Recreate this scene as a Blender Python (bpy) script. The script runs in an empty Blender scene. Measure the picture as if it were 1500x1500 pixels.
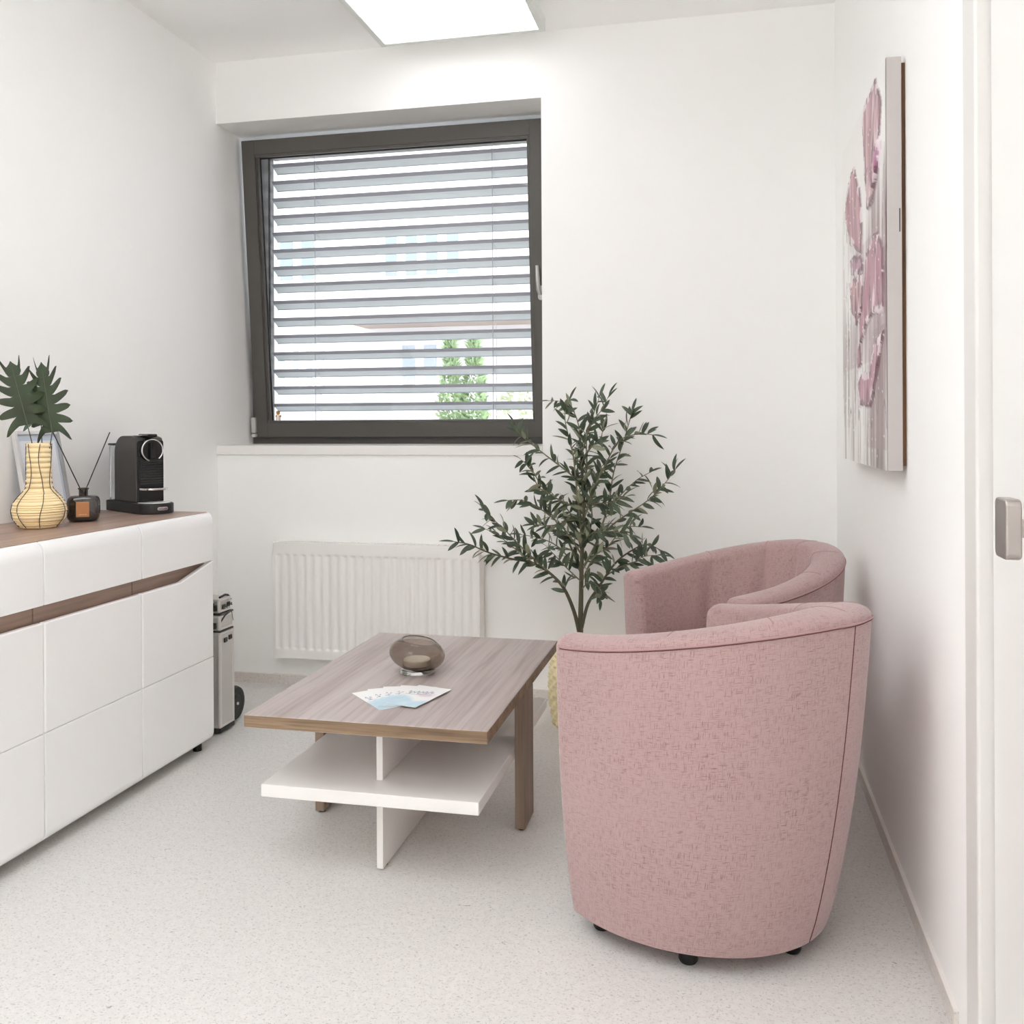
import bpy, bmesh, math, random
from mathutils import Vector, Matrix, noise
random.seed(7)
PI = math.pi
scene = bpy.context.scene
COL = scene.collection

# ------------------------------------------------------------------ colours and materials
def lin(r, g, b):
    f = lambda v: (v/255/12.92) if v/255 <= .04045 else ((v/255+.055)/1.055)**2.4
    return (f(r), f(g), f(b), 1)

def new_mat(name):
    m = bpy.data.materials.new(name); m.use_nodes = True
    nt = m.node_tree
    return m, nt, nt.nodes['Principled BSDF']

def N(nt, typ, **kw):
    n = nt.nodes.new(typ)
    for k, v in kw.items():
        if hasattr(n, k): setattr(n, k, v)
        else: n.inputs[k].default_value = v
    return n

def plain(name, col, rough=.5, metal=0.0, spec=.5, bump=0.0, bscale=300, vary=.03, coat=0.0):
    """solid colour with a faint procedural mottling and optional fine bump"""
    m, nt, b = new_mat(name)
    tc = N(nt, 'ShaderNodeTexCoord')
    nz = N(nt, 'ShaderNodeTexNoise'); nz.inputs['Scale'].default_value = 9
    nt.links.new(tc.outputs['Object'], nz.inputs['Vector'])
    mix = N(nt, 'ShaderNodeMixRGB', blend_type='MIX')
    mix.inputs['Color1'].default_value = tuple(c*(1-vary) for c in col[:3])+(1,)
    mix.inputs['Color2'].default_value = tuple(min(1, c*(1+vary)) for c in col[:3])+(1,)
    nt.links.new(nz.outputs['Fac'], mix.inputs['Fac'])
    nt.links.new(mix.outputs[0], b.inputs['Base Color'])
    b.inputs['Roughness'].default_value = rough
    b.inputs['Metallic'].default_value = metal
    b.inputs['Specular IOR Level'].default_value = spec
    b.inputs['Coat Weight'].default_value = coat
    if bump:
        n2 = N(nt, 'ShaderNodeTexNoise'); n2.inputs['Scale'].default_value = bscale
        nt.links.new(tc.outputs['Object'], n2.inputs['Vector'])
        bp = N(nt, 'ShaderNodeBump'); bp.inputs['Strength'].default_value = bump; bp.inputs['Distance'].default_value = .002
        nt.links.new(n2.outputs['Fac'], bp.inputs['Height']); nt.links.new(bp.outputs[0], b.inputs['Normal'])
    return m

def ramp(nt, stops):
    r = N(nt, 'ShaderNodeValToRGB'); e = r.color_ramp.elements
    while len(e) > 1: e.remove(e[-1])
    e[0].position = stops[0][0]; e[0].color = stops[0][1]
    for p, c in stops[1:]:
        k = e.new(p); k.color = c
    return r

def wood(name, dark, mid, light, scale, rough=.42, axis='Y', fine=1.0):
    m, nt, b = new_mat(name)
    tc = N(nt, 'ShaderNodeTexCoord')
    mp = N(nt, 'ShaderNodeMapping')
    s = {'X': (.5, 14, 14), 'Y': (14, .5, 14), 'Z': (14, 14, .5)}[axis]
    mp.inputs['Scale'].default_value = tuple(v*scale for v in s)
    nt.links.new(tc.outputs['Object'], mp.inputs['Vector'])
    n1 = N(nt, 'ShaderNodeTexNoise'); n1.inputs['Scale'].default_value = 1.0; n1.inputs['Detail'].default_value = 7
    n1.inputs['Distortion'].default_value = .9
    nt.links.new(mp.outputs[0], n1.inputs['Vector'])
    n2 = N(nt, 'ShaderNodeTexNoise'); n2.inputs['Scale'].default_value = 7.0; n2.inputs['Detail'].default_value = 4
    nt.links.new(mp.outputs[0], n2.inputs['Vector'])
    r = ramp(nt, [(.3, dark), (.5, mid), (.72, light)])
    nt.links.new(n1.outputs['Fac'], r.inputs['Fac'])
    r2 = ramp(nt, [(.36, (1-.3*fine,)*3+(1,)), (.52, (1, 1, 1, 1))])
    nt.links.new(n2.outputs['Fac'], r2.inputs['Fac'])
    mx = N(nt, 'ShaderNodeMixRGB', blend_type='MULTIPLY'); mx.inputs['Fac'].default_value = 1
    nt.links.new(r.outputs[0], mx.inputs['Color1']); nt.links.new(r2.outputs[0], mx.inputs['Color2'])
    nt.links.new(mx.outputs[0], b.inputs['Base Color'])
    b.inputs['Roughness'].default_value = rough
    bp = N(nt, 'ShaderNodeBump'); bp.inputs['Strength'].default_value = .15; bp.inputs['Distance'].default_value = .001
    nt.links.new(n2.outputs['Fac'], bp.inputs['Height']); nt.links.new(bp.outputs[0], b.inputs['Normal'])
    return m

def speckle_floor(name, base, fleck, fleck2, rough):
    m, nt, b = new_mat(name)
    tc = N(nt, 'ShaderNodeTexCoord')
    def layer(scale, lo, hi, stretch=(1, 1, 1), rot=0):
        mp = N(nt, 'ShaderNodeMapping'); mp.inputs['Scale'].default_value = stretch; mp.inputs['Rotation'].default_value = (0, 0, rot)
        nt.links.new(tc.outputs['Object'], mp.inputs['Vector'])
        n = N(nt, 'ShaderNodeTexNoise'); n.inputs['Scale'].default_value = scale; n.inputs['Detail'].default_value = 3; n.inputs['Distortion'].default_value = .6
        nt.links.new(mp.outputs[0], n.inputs['Vector'])
        r = ramp(nt, [(lo, (0, 0, 0, 1)), (hi, (1, 1, 1, 1))])
        nt.links.new(n.outputs['Fac'], r.inputs['Fac']); return r
    a = layer(190, .60, .66); c = layer(70, .40, .66); d = layer(120, .615, .67, (1, 2.6, 1), .5); e = layer(60, .72, .74)
    last = None
    for lay, colr, f in ((c, fleck, .30), (a, fleck2, .45), (d, fleck2, .45), (e, lin(120, 112, 106), .6)):
        mul = N(nt, 'ShaderNodeMath', operation='MULTIPLY'); mul.inputs[1].default_value = f
        nt.links.new(lay.outputs[0], mul.inputs[0])
        mx = N(nt, 'ShaderNodeMixRGB'); mx.inputs['Color2'].default_value = colr
        if last is None: mx.inputs['Color1'].default_value = base
        else: nt.links.new(last.outputs[0], mx.inputs['Color1'])
        nt.links.new(mul.outputs[0], mx.inputs['Fac']); last = mx
    nt.links.new(last.outputs[0], b.inputs['Base Color'])
    b.inputs['Roughness'].default_value = rough; b.inputs['Specular IOR Level'].default_value = .35
    return m

def fabric(name, base, dark, light):
    m, nt, b = new_mat(name)
    uv = N(nt, 'ShaderNodeUVMap')
    def streak(sx, sy, lo, hi):
        mp = N(nt, 'ShaderNodeMapping'); mp.inputs['Scale'].default_value = (sx, sy, 1)
        nt.links.new(uv.outputs[0], mp.inputs['Vector'])
        n = N(nt, 'ShaderNodeTexNoise'); n.inputs['Scale'].default_value = 1; n.inputs['Detail'].default_value = 3
        nt.links.new(mp.outputs[0], n.inputs['Vector'])
        r = ramp(nt, [(lo, (0, 0, 0, 1)), (hi, (1, 1, 1, 1))]); nt.links.new(n.outputs['Fac'], r.inputs['Fac']); return r
    h = streak(52, 640, .55, .67); v = streak(640, 52, .55, .67); g = streak(600, 600, .3, .7); big = streak(9, 9, .3, .7)
    mxv = N(nt, 'ShaderNodeMath', operation='MAXIMUM'); nt.links.new(h.outputs[0], mxv.inputs[0]); nt.links.new(v.outputs[0], mxv.inputs[1])
    c0 = N(nt, 'ShaderNodeMixRGB'); c0.inputs['Color1'].default_value = base; c0.inputs['Color2'].default_value = light
    nt.links.new(g.outputs[0], c0.inputs['Fac'])
    c1 = N(nt, 'ShaderNodeMixRGB'); c1.inputs['Color2'].default_value = dark
    nt.links.new(c0.outputs[0], c1.inputs['Color1'])
    ml = N(nt, 'ShaderNodeMath', operation='MULTIPLY'); ml.inputs[1].default_value = .66
    nt.links.new(mxv.outputs[0], ml.inputs[0])
    m2 = N(nt, 'ShaderNodeMath', operation='MULTIPLY_ADD'); m2.inputs[1].default_value = .55; m2.inputs[2].default_value = .55
    nt.links.new(big.outputs[0], m2.inputs[0])
    m3 = N(nt, 'ShaderNodeMath', operation='MULTIPLY'); nt.links.new(ml.outputs[0], m3.inputs[0]); nt.links.new(m2.outputs[0], m3.inputs[1])
    nt.links.new(m3.outputs[0], c1.inputs['Fac'])
    nt.links.new(c1.outputs[0], b.inputs['Base Color'])
    b.inputs['Roughness'].default_value = .9; b.inputs['Specular IOR Level'].default_value = .15
    b.inputs['Sheen Weight'].default_value = .35; b.inputs['Sheen Roughness'].default_value = .5
    ad = N(nt, 'ShaderNodeMath', operation='ADD'); nt.links.new(g.outputs[0], ad.inputs[0]); nt.links.new(mxv.outputs[0], ad.inputs[1])
    bp = N(nt, 'ShaderNodeBump'); bp.inputs['Strength'].default_value = .25; bp.inputs['Distance'].default_value = .001
    nt.links.new(ad.outputs[0], bp.inputs['Height']); nt.links.new(bp.outputs[0], b.inputs['Normal'])
    return m

def emit(name, col, s):
    m, nt, b = new_mat(name)
    b.inputs['Base Color'].default_value = col; b.inputs['Emission Color'].default_value = col; b.inputs['Emission Strength'].default_value = s
    return m

def pane_glass(name, tint=(1, 1, 1, 1), refl=.06):
    m, nt, b = new_mat(name); nt.nodes.remove(b)
    out = [n for n in nt.nodes if n.type == 'OUTPUT_MATERIAL'][0]
    t = N(nt, 'ShaderNodeBsdfTransparent'); t.inputs['Color'].default_value = tint
    g = N(nt, 'ShaderNodeBsdfGlossy'); g.inputs['Roughness'].default_value = .02
    fr = N(nt, 'ShaderNodeFresnel'); fr.inputs['IOR'].default_value = 1.45
    mx = N(nt, 'ShaderNodeMixShader')
    nt.links.new(fr.outputs[0], mx.inputs[0]); nt.links.new(t.outputs[0], mx.inputs[1]); nt.links.new(g.outputs[0], mx.inputs[2])
    nt.links.new(mx.outputs[0], out.inputs['Surface'])
    return m

def real_glass(name, col, rough=0.0, ior=1.45):
    m, nt, b = new_mat(name)
    b.inputs['Base Color'].default_value = col; b.inputs['Transmission Weight'].default_value = 1
    b.inputs['Roughness'].default_value = rough; b.inputs['IOR'].default_value = ior
    return m

def vcol_mat(name, rough=.5, attr='paint', bump=0):
    m, nt, b = new_mat(name)
    a = N(nt, 'ShaderNodeAttribute'); a.attribute_name = attr
    nt.links.new(a.outputs['Color'], b.inputs['Base Color']); b.inputs['Roughness'].default_value = rough
    return m

def two_sided(name, top, under, rough=.5):
    m, nt, b = new_mat(name)
    g = N(nt, 'ShaderNodeNewGeometry')
    tc = N(nt, 'ShaderNodeTexCoord'); nz = N(nt, 'ShaderNodeTexNoise'); nz.inputs['Scale'].default_value = 14
    nt.links.new(tc.outputs['Object'], nz.inputs['Vector'])
    r = ramp(nt, [(.3, tuple(c*.62 for c in top[:3])+(1,)), (.7, tuple(c*1.35 for c in top[:3])+(1,))])
    nt.links.new(nz.outputs['Fac'], r.inputs['Fac'])
    mx = N(nt, 'ShaderNodeMixRGB'); nt.links.new(r.outputs[0], mx.inputs['Color1']); mx.inputs['Color2'].default_value = under
    nt.links.new(g.outputs['Backfacing'], mx.inputs['Fac'])
    nt.links.new(mx.outputs[0], b.inputs['Base Color']); b.inputs['Roughness'].default_value = rough
    return m

M = {}
M['wall'] = plain('wall_paint', lin(248, 248, 247), .85, vary=.006, bump=.05, bscale=160, spec=.2)
M['ceiling'] = plain('ceiling_paint', lin(249, 249, 248), .9, vary=.004, spec=.1)
M['floor'] = speckle_floor('speckled_vinyl', lin(221, 219, 217), lin(199, 196, 193), lin(146, 138, 134), .42)
M['skirt'] = speckle_floor('speckled_skirting', lin(224, 219, 214), lin(200, 194, 188), lin(172, 164, 158), .5)
M['skirt_edge'] = plain('skirting_edge', lin(236, 232, 228), .5)
M['white_gloss'] = plain('white_gloss_lacquer', lin(246, 246, 246), .16, vary=.003, coat=.3)
M['white_satin'] = plain('white_satin', lin(238, 236, 233), .4, vary=.004)
M['white_edge'] = plain('white_edge', lin(236, 234, 232), .5)
M['radiator'] = plain('radiator_enamel', lin(243, 241, 239), .28, vary=.003)
M['wood_top'] = wood('table_oak', lin(158, 141, 136), lin(182, 170, 167), lin(198, 187, 184), .8, .36, 'Y', .7)
M['wood_edge'] = wood('table_edge_oak', lin(108, 87, 66), lin(136, 112, 87), lin(156, 132, 106), 2.2, .5, 'X')
M['wood_leg'] = wood('table_leg_oak', lin(112, 93, 79), lin(138, 117, 100), lin(154, 133, 117), 1.2, .5, 'Z', .5)
M['wood_board'] = wood('sideboard_oak', lin(138, 113, 100), lin(164, 139, 125), lin(180, 156, 144), 1.0, .38, 'Y', .5)
M['pink'] = fabric('pink_weave', lin(174, 145, 144), lin(118, 78, 77), lin(184, 158, 157))
M['pink_piping'] = plain('pink_piping', lin(176, 144, 143), .9, spec=.1)
M['pink_seam'] = plain('pink_seam', lin(106, 70, 68), .95, spec=.05)
M['black_plastic'] = plain('black_plastic', lin(20, 20, 20), .45)
M['black_gloss'] = plain('black_gloss', lin(10, 10, 10), .12)
M['machine_side'] = plain('machine_graphite', lin(60, 58, 55), .5, bump=.03)
M['machine_base'] = plain('machine_base_black', lin(38, 39, 40), .45)
M['chrome'] = plain('chrome', lin(225, 225, 225), .12, metal=1)
M['steel'] = plain('brushed_steel', lin(190, 182, 178), .35, metal=1)
M['alu'] = plain('case_aluminium', lin(206, 204, 201), .42, metal=.45)
M['alu_edge'] = plain('case_edge_aluminium', lin(225, 223, 220), .35, metal=.6)
M['dark_metal'] = plain('dark_metal', lin(70, 70, 68), .4, metal=.3)
M['rubber'] = plain('rubber_grey', lin(52, 55, 54), .6)
M['frame_grey'] = plain('window_anthracite', lin(84, 81, 77), .45, vary=.01)
M['frame_dark'] = plain('window_gasket', lin(30, 30, 32), .5)
M['slat'] = plain('blind_aluminium', lin(196, 202, 202), .38, vary=.01)
M['slat_lip'] = plain('blind_lip', lin(178, 176, 186), .45, vary=.01)  # darker than the slat: shade on its room-facing lip put into colour
M['glass'] = pane_glass('window_glass')
M['lamp'] = emit('lamp_diffuser', (.962, .966, .985, 1), 1.8)
M['fill_down'] = emit('fill_diffuser', (.962, .966, .985, 1), 3.6)  # glow of the added, unseen fill lamps
M['fill_up'] = emit('fill_uplight', (.962, .966, .985, 1), 4.8)
M['fill_up_dim'] = emit('fill_uplight_dim', (.962, .966, .985, 1), 3.2)
M['lamp_frame'] = plain('lamp_frame_white', lin(222, 226, 222), .5)
M['silver_satin'] = plain('handle_silver', lin(205, 203, 200), .35, metal=.6)
M['tray_silver'] = plain('tray_silver', lin(240, 240, 238), .3, metal=.15)
M['canvas'] = plain('canvas_side', lin(190, 184, 182), .8, bump=.15, bscale=700)
M['gap_shade'] = wood('gap_shade_brown', lin(86, 58, 38), lin(112, 78, 52), lin(128, 92, 64), 3, .7, 'Z')  # dark brown in place of the shade behind the canvas
M['paint'] = vcol_mat('oil_paint', .32)
M['straw'] = plain('reed_straw', lin(240, 220, 176), .6, vary=.12, bump=.3, bscale=90)
M['wire'] = plain('dark_wire', lin(48, 38, 30), .6)
M['leaf_dark'] = two_sided('philodendron_leaf', lin(46, 60, 34), lin(58, 72, 44), .42)
M['leaf_pale'] = two_sided('philodendron_pale', lin(92, 118, 104), lin(110, 130, 118), .45)
M['stem'] = plain('leaf_stem', lin(92, 96, 76), .5)
M['bottle'] = plain('brown_bottle_glass', lin(34, 26, 22), .06, coat=.8)
M['bottle_neck'] = real_glass('brown_neck_glass', lin(120, 108, 102), .02)
M['copper'] = plain('copper_label', lin(186, 130, 84), .35, metal=.25)
M['copper_text'] = plain('label_print', lin(238, 214, 180), .5)
M['reed'] = plain('black_reed', lin(30, 27, 26), .7)
M['olive'] = two_sided('olive_leaf', lin(74, 88, 68), lin(150, 155, 128), .5)
M['bark'] = plain('olive_bark', lin(92, 88, 70), .8, vary=.25, bump=.4, bscale=80)
M['twig'] = plain('olive_twig', lin(122, 116, 92), .7, vary=.15)
M['basket'] = plain('seagrass', lin(242, 228, 186), .75, vary=.12, bump=.4, bscale=130)
M['soil'] = plain('planter_moss', lin(84, 74, 54), .95, vary=.3)
M['smoke'] = real_glass('smoked_glass', lin(208, 200, 192), 0, 1.3)
M['clear'] = real_glass('clear_glass', (1, 1, 1, 1), 0, 1.4)
M['wax'] = plain('white_wax', lin(238, 234, 224), .6)
M['facade'] = plain('facade_render', lin(204, 200, 202), .9, vary=.01)
M['facade_window'] = plain('facade_window_frame', lin(214, 216, 222), .6)
M['facade_pane'] = plain('facade_pane', lin(126, 135, 144), .35)
M['facade_pane_low'] = plain('facade_pane_low', lin(150, 158, 168), .35)
M['facade_ledge'] = plain('facade_ledge', lin(150, 138, 128), .8)
M['ground'] = plain('paving', lin(206, 202, 198), .9, vary=.05)
M['conifer'] = plain('conifer_green', lin(146, 168, 126), .8, vary=.35)
M['shrub'] = plain('shrub_green', lin(186, 192, 160), .8, vary=.3)
M['trunk'] = plain('conifer_trunk', lin(96, 74, 56), .9)
M['fig_white'] = plain('figurine_cream', lin(236, 222, 216), .5)
M['fig_gold'] = plain('figurine_gold', lin(196, 146, 84), .45)
M['door_paint'] = plain('door_laminate', lin(232, 231, 229), .4, vary=.003)
M['door_frame'] = plain('door_frame_steel', lin(222, 220, 217), .4, vary=.004)
M['print_white'] = plain('certificate_paper', lin(238, 240, 246), .4)
M['print_blue'] = plain('certificate_border', lin(204, 214, 228), .5)
M['frame_white'] = plain('photo_frame_silver', lin(222, 222, 224), .35)
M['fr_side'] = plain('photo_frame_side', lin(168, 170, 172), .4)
M['paper_edge'] = plain('paper_edge', lin(240, 238, 234), .6)
M['tank'] = pane_glass('water_tank_clear', (.93, .94, .95, 1))

# ------------------------------------------------------------------ mesh builder
class MB:
    def __init__(s): s.v = []; s.f = []; s.m = []; s.uv = []; s.bev = False
    def add(s, vs, fs, mi=0, uvs=None):
        o = len(s.v); s.v += [tuple(v) for v in vs]
        for f in fs:
            s.f.append(tuple(i+o for i in f)); s.m.append(mi)
            s.uv.append([uvs[i] for i in f] if uvs else None)
        return s
    def bm(s, bm, mi=0):
        bm.verts.index_update()
        s.add([v.co[:] for v in bm.verts], [[v.index for v in f.verts] for f in bm.faces], mi); bm.free(); return s
    def box(s, x0, x1, y0, y1, z0, z1, bev=0.0, seg=2, mi=0, mat=None):
        bm = bmesh.new(); bmesh.ops.create_cube(bm, size=1)
        for v in bm.verts:
            v.co = Vector(((x0+x1)/2+v.co.x*(x1-x0), (y0+y1)/2+v.co.y*(y1-y0), (z0+z1)/2+v.co.z*(z1-z0)))
        if bev: s.bev = True
        if bev: bmesh.ops.bevel(bm, geom=bm.edges[:], offset=bev, segments=seg, profile=.5, affect='EDGES')
        if mat is not None: bmesh.ops.transform(bm, matrix=mat, verts=bm.verts)
        return s.bm(bm, mi)
    def tube(s, pts, rad, n=8, mi=0, cap=True):
        pts = [Vector(p) for p in pts]; k = len(pts)
        rs = rad if isinstance(rad, (list, tuple)) else [rad]*k
        vs = []; up = None
        for i, p in enumerate(pts):
            d = (pts[min(i+1, k-1)]-pts[max(i-1, 0)]).normalized()
            if up is None:
                up = Vector((0, 0, 1)) if abs(d.z) < .9 else Vector((1, 0, 0))
            a = (up-d*up.dot(d)).normalized(); up = a; b = d.cross(a)
            for j in range(n):
                t = 2*PI*j/n; vs.append(p+(a*math.cos(t)+b*math.sin(t))*rs[i])
        fs = [(i*n+j, i*n+(j+1) % n, (i+1)*n+(j+1) % n, (i+1)*n+j) for i in range(k-1) for j in range(n)]
        if cap: fs += [tuple(range(n))[::-1], tuple((k-1)*n+j for j in range(n))]
        return s.add(vs, fs, mi)
    def lathe(s, prof, n=48, c=(0, 0, 0), mi=0, fn=None, capb=False, capt=False):
        vs = []
        for i, (r, z) in enumerate(prof):
            for j in range(n):
                t = 2*PI*j/n; rr = r+(fn(i, t, z) if fn else 0)
                vs.append((c[0]+rr*math.cos(t), c[1]+rr*math.sin(t), c[2]+z))
        fs = [(i*n+j, i*n+(j+1) % n, (i+1)*n+(j+1) % n, (i+1)*n+j) for i in range(len(prof)-1) for j in range(n)]
        if capb: fs.append(tuple(range(n))[::-1])
        if capt: fs.append(tuple((len(prof)-1)*n+j for j in range(n)))
        return s.add(vs, fs, mi)
    def prism(s, poly, a, b, axis='X', bev=0.0, seg=2, mi=0):
        """2-D polygon extruded along an axis between a and b"""
        def P(u, v, w): return {'X': (w, u, v), 'Y': (u, w, v), 'Z': (u, v, w)}[axis]
        bm = bmesh.new(); n = len(poly)
        va = [bm.verts.new(P(u, v, a)) for u, v in poly]; vb = [bm.verts.new(P(u, v, b)) for u, v in poly]
        bm.faces.new(va); bm.faces.new(vb[::-1])
        for i in range(n): bm.faces.new((va[i], vb[i], vb[(i+1) % n], va[(i+1) % n]))
        bmesh.ops.recalc_face_normals(bm, faces=bm.faces[:])
        if bev:
            s.bev = True
            es = [e for e in bm.edges if e.calc_face_angle(0) > .35]
            bmesh.ops.bevel(bm, geom=es, offset=bev, segments=seg, profile=.5, affect='EDGES')
        return s.bm(bm, mi)
    def grid(s, fn, nu, nv, closeu=False, mi=0, uvfn=None, flip=False):
        vs = []; uv = []
        cu = nu if closeu else nu+1
        for i in range(cu):
            for j in range(nv+1):
                vs.append(fn(i/nu, j/nv)); uv.append(uvfn(i/nu, j/nv) if uvfn else (i/nu, j/nv))
        fs = []
        for i in range(nu):
            i2 = (i+1) % cu
            for j in range(nv):
                q = (i*(nv+1)+j, i2*(nv+1)+j, i2*(nv+1)+j+1, i*(nv+1)+j+1)
                fs.append(q[::-1] if flip else q)
        return s.add(vs, fs, mi, uv)
    def build(s, name, mats, parent=None, smooth=True, ang=40, world=True):
        me = bpy.data.meshes.new(name)
        vs = s.v
        if parent is not None and world:
            o = ROOT.get(parent.name, (0, 0, 0)); vs = [(v[0]-o[0], v[1]-o[1], v[2]-o[2]) for v in vs]
        me.from_pydata(vs, [], s.f)
        if not isinstance(mats, (list, tuple)): mats = [mats]
        for m in mats: me.materials.append(M[m] if isinstance(m, str) else m)
        me.polygons.foreach_set('material_index', s.m)
        if any(s.uv):
            l = me.uv_layers.new(name='UVMap'); k = 0
            for p, u in zip(me.polygons, s.uv):
                for q in range(p.loop_total):
                    l.data[p.loop_start+q].uv = u[q] if u else (0, 0)
        me.update()
        if smooth:
            me.polygons.foreach_set('use_smooth', [True]*len(me.polygons))
            me.set_sharp_from_angle(angle=math.radians(ang))
        ob = bpy.data.objects.new(name, me); COL.objects.link(ob)
        if smooth and s.bev:
            wm_ = ob.modifiers.new('weighted_normals', 'WEIGHTED_NORMAL'); wm_.keep_sharp = True; wm_.weight = 100
        if parent is not None:
            ob.parent = parent
            ROOT[ob.name] = ROOT.get(parent.name, (0, 0, 0))
        return ob
ROOT = {}

def thing(name, loc, label, cat, group=None, rotz=0):
    o = bpy.data.objects.new(name, None); COL.objects.link(o); o.empty_display_size = .05
    o.location = loc; o.rotation_euler = (0, 0, rotz); ROOT[o.name] = tuple(loc)
    o['label'] = label; o['category'] = cat
    if group: o['group'] = group
    return o
def tag(o, label, cat, group=None):
    o['label'] = label; o['category'] = cat
    if group: o['group'] = group
    return o
def struct(o): o['kind'] = 'structure'; return o
def struct_root(name, loc):
    o = bpy.data.objects.new(name, None); COL.objects.link(o); o.location = loc; ROOT[o.name] = tuple(loc); o['kind'] = 'structure'
    return o
def copy_tree(o, parent=None):
    c = o.copy(); COL.objects.link(c)
    if parent is not None: c.parent = parent
    for ch in list(o.children): copy_tree(ch, c)
    return c

# ------------------------------------------------------------------ room dimensions (metres)
L, R, B, C = -2.1985, .4153, 3.81, 2.7348       # left wall, right wall, window wall, ceiling
NR, NT, SZ = -.7306, 2.4646, 1.0391             # niche right side, niche top, sill top
BACK = -1.7
WT = 4.42                                       # outer face of the window wall
DY0, DY1, DZ = .80, 1.735, 2.08                  # door opening in the right wall

struct(MB().box(L-.25, R+.25, BACK-.2, WT, -.2, 0).build('floor', 'floor', smooth=False))
struct(MB().box(L-.25, R+.25, BACK-.2, WT, C, C+.2).build('ceiling', 'ceiling', smooth=False))
struct(MB().box(L-.25, L, BACK-.2, WT, 0, C).build('wall_left', 'wall', smooth=False))
w = MB()
w.box(NR, R, B, WT, 0, C); w.box(L, NR, B, WT, 0, SZ-.04); w.box(L, NR, B, WT, NT, C)
struct(w.build('wall_back', 'wall', smooth=False))
w = MB()
w.box(R, R+.2, DY1, B, 0, C); w.box(R, R+.2, BACK, DY0, 0, C); w.box(R, R+.2, DY0, DY1, DZ, C)
struct(w.build('wall_right', 'wall', smooth=False))
struct(MB().box(L, R, BACK-.2, BACK, 0, C).build('wall_front', 'wall', smooth=False))

def skirting(name, parts):
    m = MB()
    for (x0, x1, y0, y1, ax) in parts:
        m.box(x0, x1, y0, y1, 0, .0405, mi=0)
        m.box(x0-(0 if ax == 'x' else 0), x1, y0, y1, .0405, .0435, mi=1)
    return struct(m.build(name, ['skirt', 'skirt_edge'], smooth=False))
skirting('baseboard_back', [(L, R, B-.009, B, 'x')])
skirting('baseboard_right', [(R-.009, R, 1.885, B-.009, 'y'), (R-.009, R, BACK, DY0-.05, 'y')])
skirting('baseboard_left', [(L, L+.009, BACK, B-.009, 'y')])

# ------------------------------------------------------------------ window with its tilted sash
win = struct_root('window_1', ((L+NR)/2, 4.13, SZ))
FX0, FX1 = L, NR
f = MB()
f.box(FX0, FX0+.05, 4.135, 4.205, SZ, NT, .003); f.box(FX1-.05, FX1, 4.135, 4.205, SZ, NT, .003)
f.box(FX0+.045, FX1-.045, 4.135, 4.205, SZ, SZ+.055, .003); f.box(FX0+.045, FX1-.045, 4.135, 4.205, NT-.05, NT, .003)
f.build('window_frame', 'frame_grey', win)
# sash, hinged at its lower edge and tilted into the room
SX0, SX1, SB, ST = L+.032, NR-.022, SZ+.036, 2.444
tilt = Matrix.Translation((0, 4.145, SB)) @ Matrix.Rotation(math.radians(5.3), 4, 'X') @ Matrix.Translation((0, -4.145, -SB))
def sbox(m, x0, x1, y0, y1, z0, z1, b=.003, mi=0): m.box(x0, x1, y0, y1, z0, z1, b, 2, mi, tilt)
SF, SBK, SW = 4.098, 4.165, .064
m = MB()
sbox(m, SX0, SX0+SW, SF, SBK, SB, ST); sbox(m, SX1-SW, SX1, SF, SBK, SB, ST)
sbox(m, SX0+SW-.002, SX1-SW+.002, SF+.0008, SBK, SB, SB+.068); sbox(m, SX0+SW-.002, SX1-SW+.002, SF+.0008, SBK, ST-.066, ST)
# glazing bead standing slightly back from the face
gx0, gx1, gz0, gz1 = SX0+SW, SX1-SW, SB+.068, ST-.066
sbox(m, gx0-.001, gx0+.012, SF+.012, SBK-.02, gz0, gz1, .002); sbox(m, gx1-.012, gx1+.001, SF+.004, SBK-.02, gz0, gz1, .002)
sbox(m, gx0, gx1, SF+.006, SBK-.02, gz0-.001, gz0+.008, .002); sbox(m, gx0, gx1, SF+.004, SBK-.02, gz1-.012, gz1+.001, .002)
sash = m.build('window_sash', 'frame_grey', win)
g = MB(); sbox(g, gx0+.004, gx1-.004, SBK-.032, SBK-.026, gz0+.002, gz1-.004, 0); g.build('window_pane', 'glass', sash, smooth=False)
g = MB()
for (a, b_, c_, d_) in ((gx0+.012, gx0+.016, gz0+.006, gz1-.01), (gx1-.016, gx1-.012, gz0+.006, gz1-.01)):
    sbox(g, a, b_, SBK-.036, SBK-.032, c_, d_, 0)
sbox(g, gx0+.016, gx1-.016, SBK-.036, SBK-.032, gz1-.017, gz1-.012, 0)
g.build('gasket', 'frame_dark', sash, smooth=False)
# handle turned upwards (tilt position)
h = MB(); HX = SX1-.026; HZ = SZ+.665
pl = []
for i in range(24):
    t = 2*PI*i/24; pl.append((HX+.0135*math.cos(t), HZ+.018*(1 if math.sin(t) >= 0 else -1)+.0135*math.sin(t)))
bm_ = MB().prism(pl, SF-.009, SF, 'Y', .002)
bm2 = bmesh.new(); vs_ = [bm2.verts.new(v) for v in bm_.v]
for fc in bm_.f: bm2.faces.new([vs_[i] for i in fc])
bmesh.ops.transform(bm2, matrix=tilt, verts=bm2.verts); h.bm(bm2)
tp = [tilt @ Vector(p) for p in ((HX, SF-.006, HZ), (HX, SF-.034, HZ-.002), (HX-.002, SF-.046, HZ+.012), (HX-.004, SF-.048, HZ+.05), (HX-.006, SF-.048, HZ+.115))]
h.tube(tp, [.009, .009, .010, .009, .0075], 12)
h.build('window_handle', 'silver_satin', sash)
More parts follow.
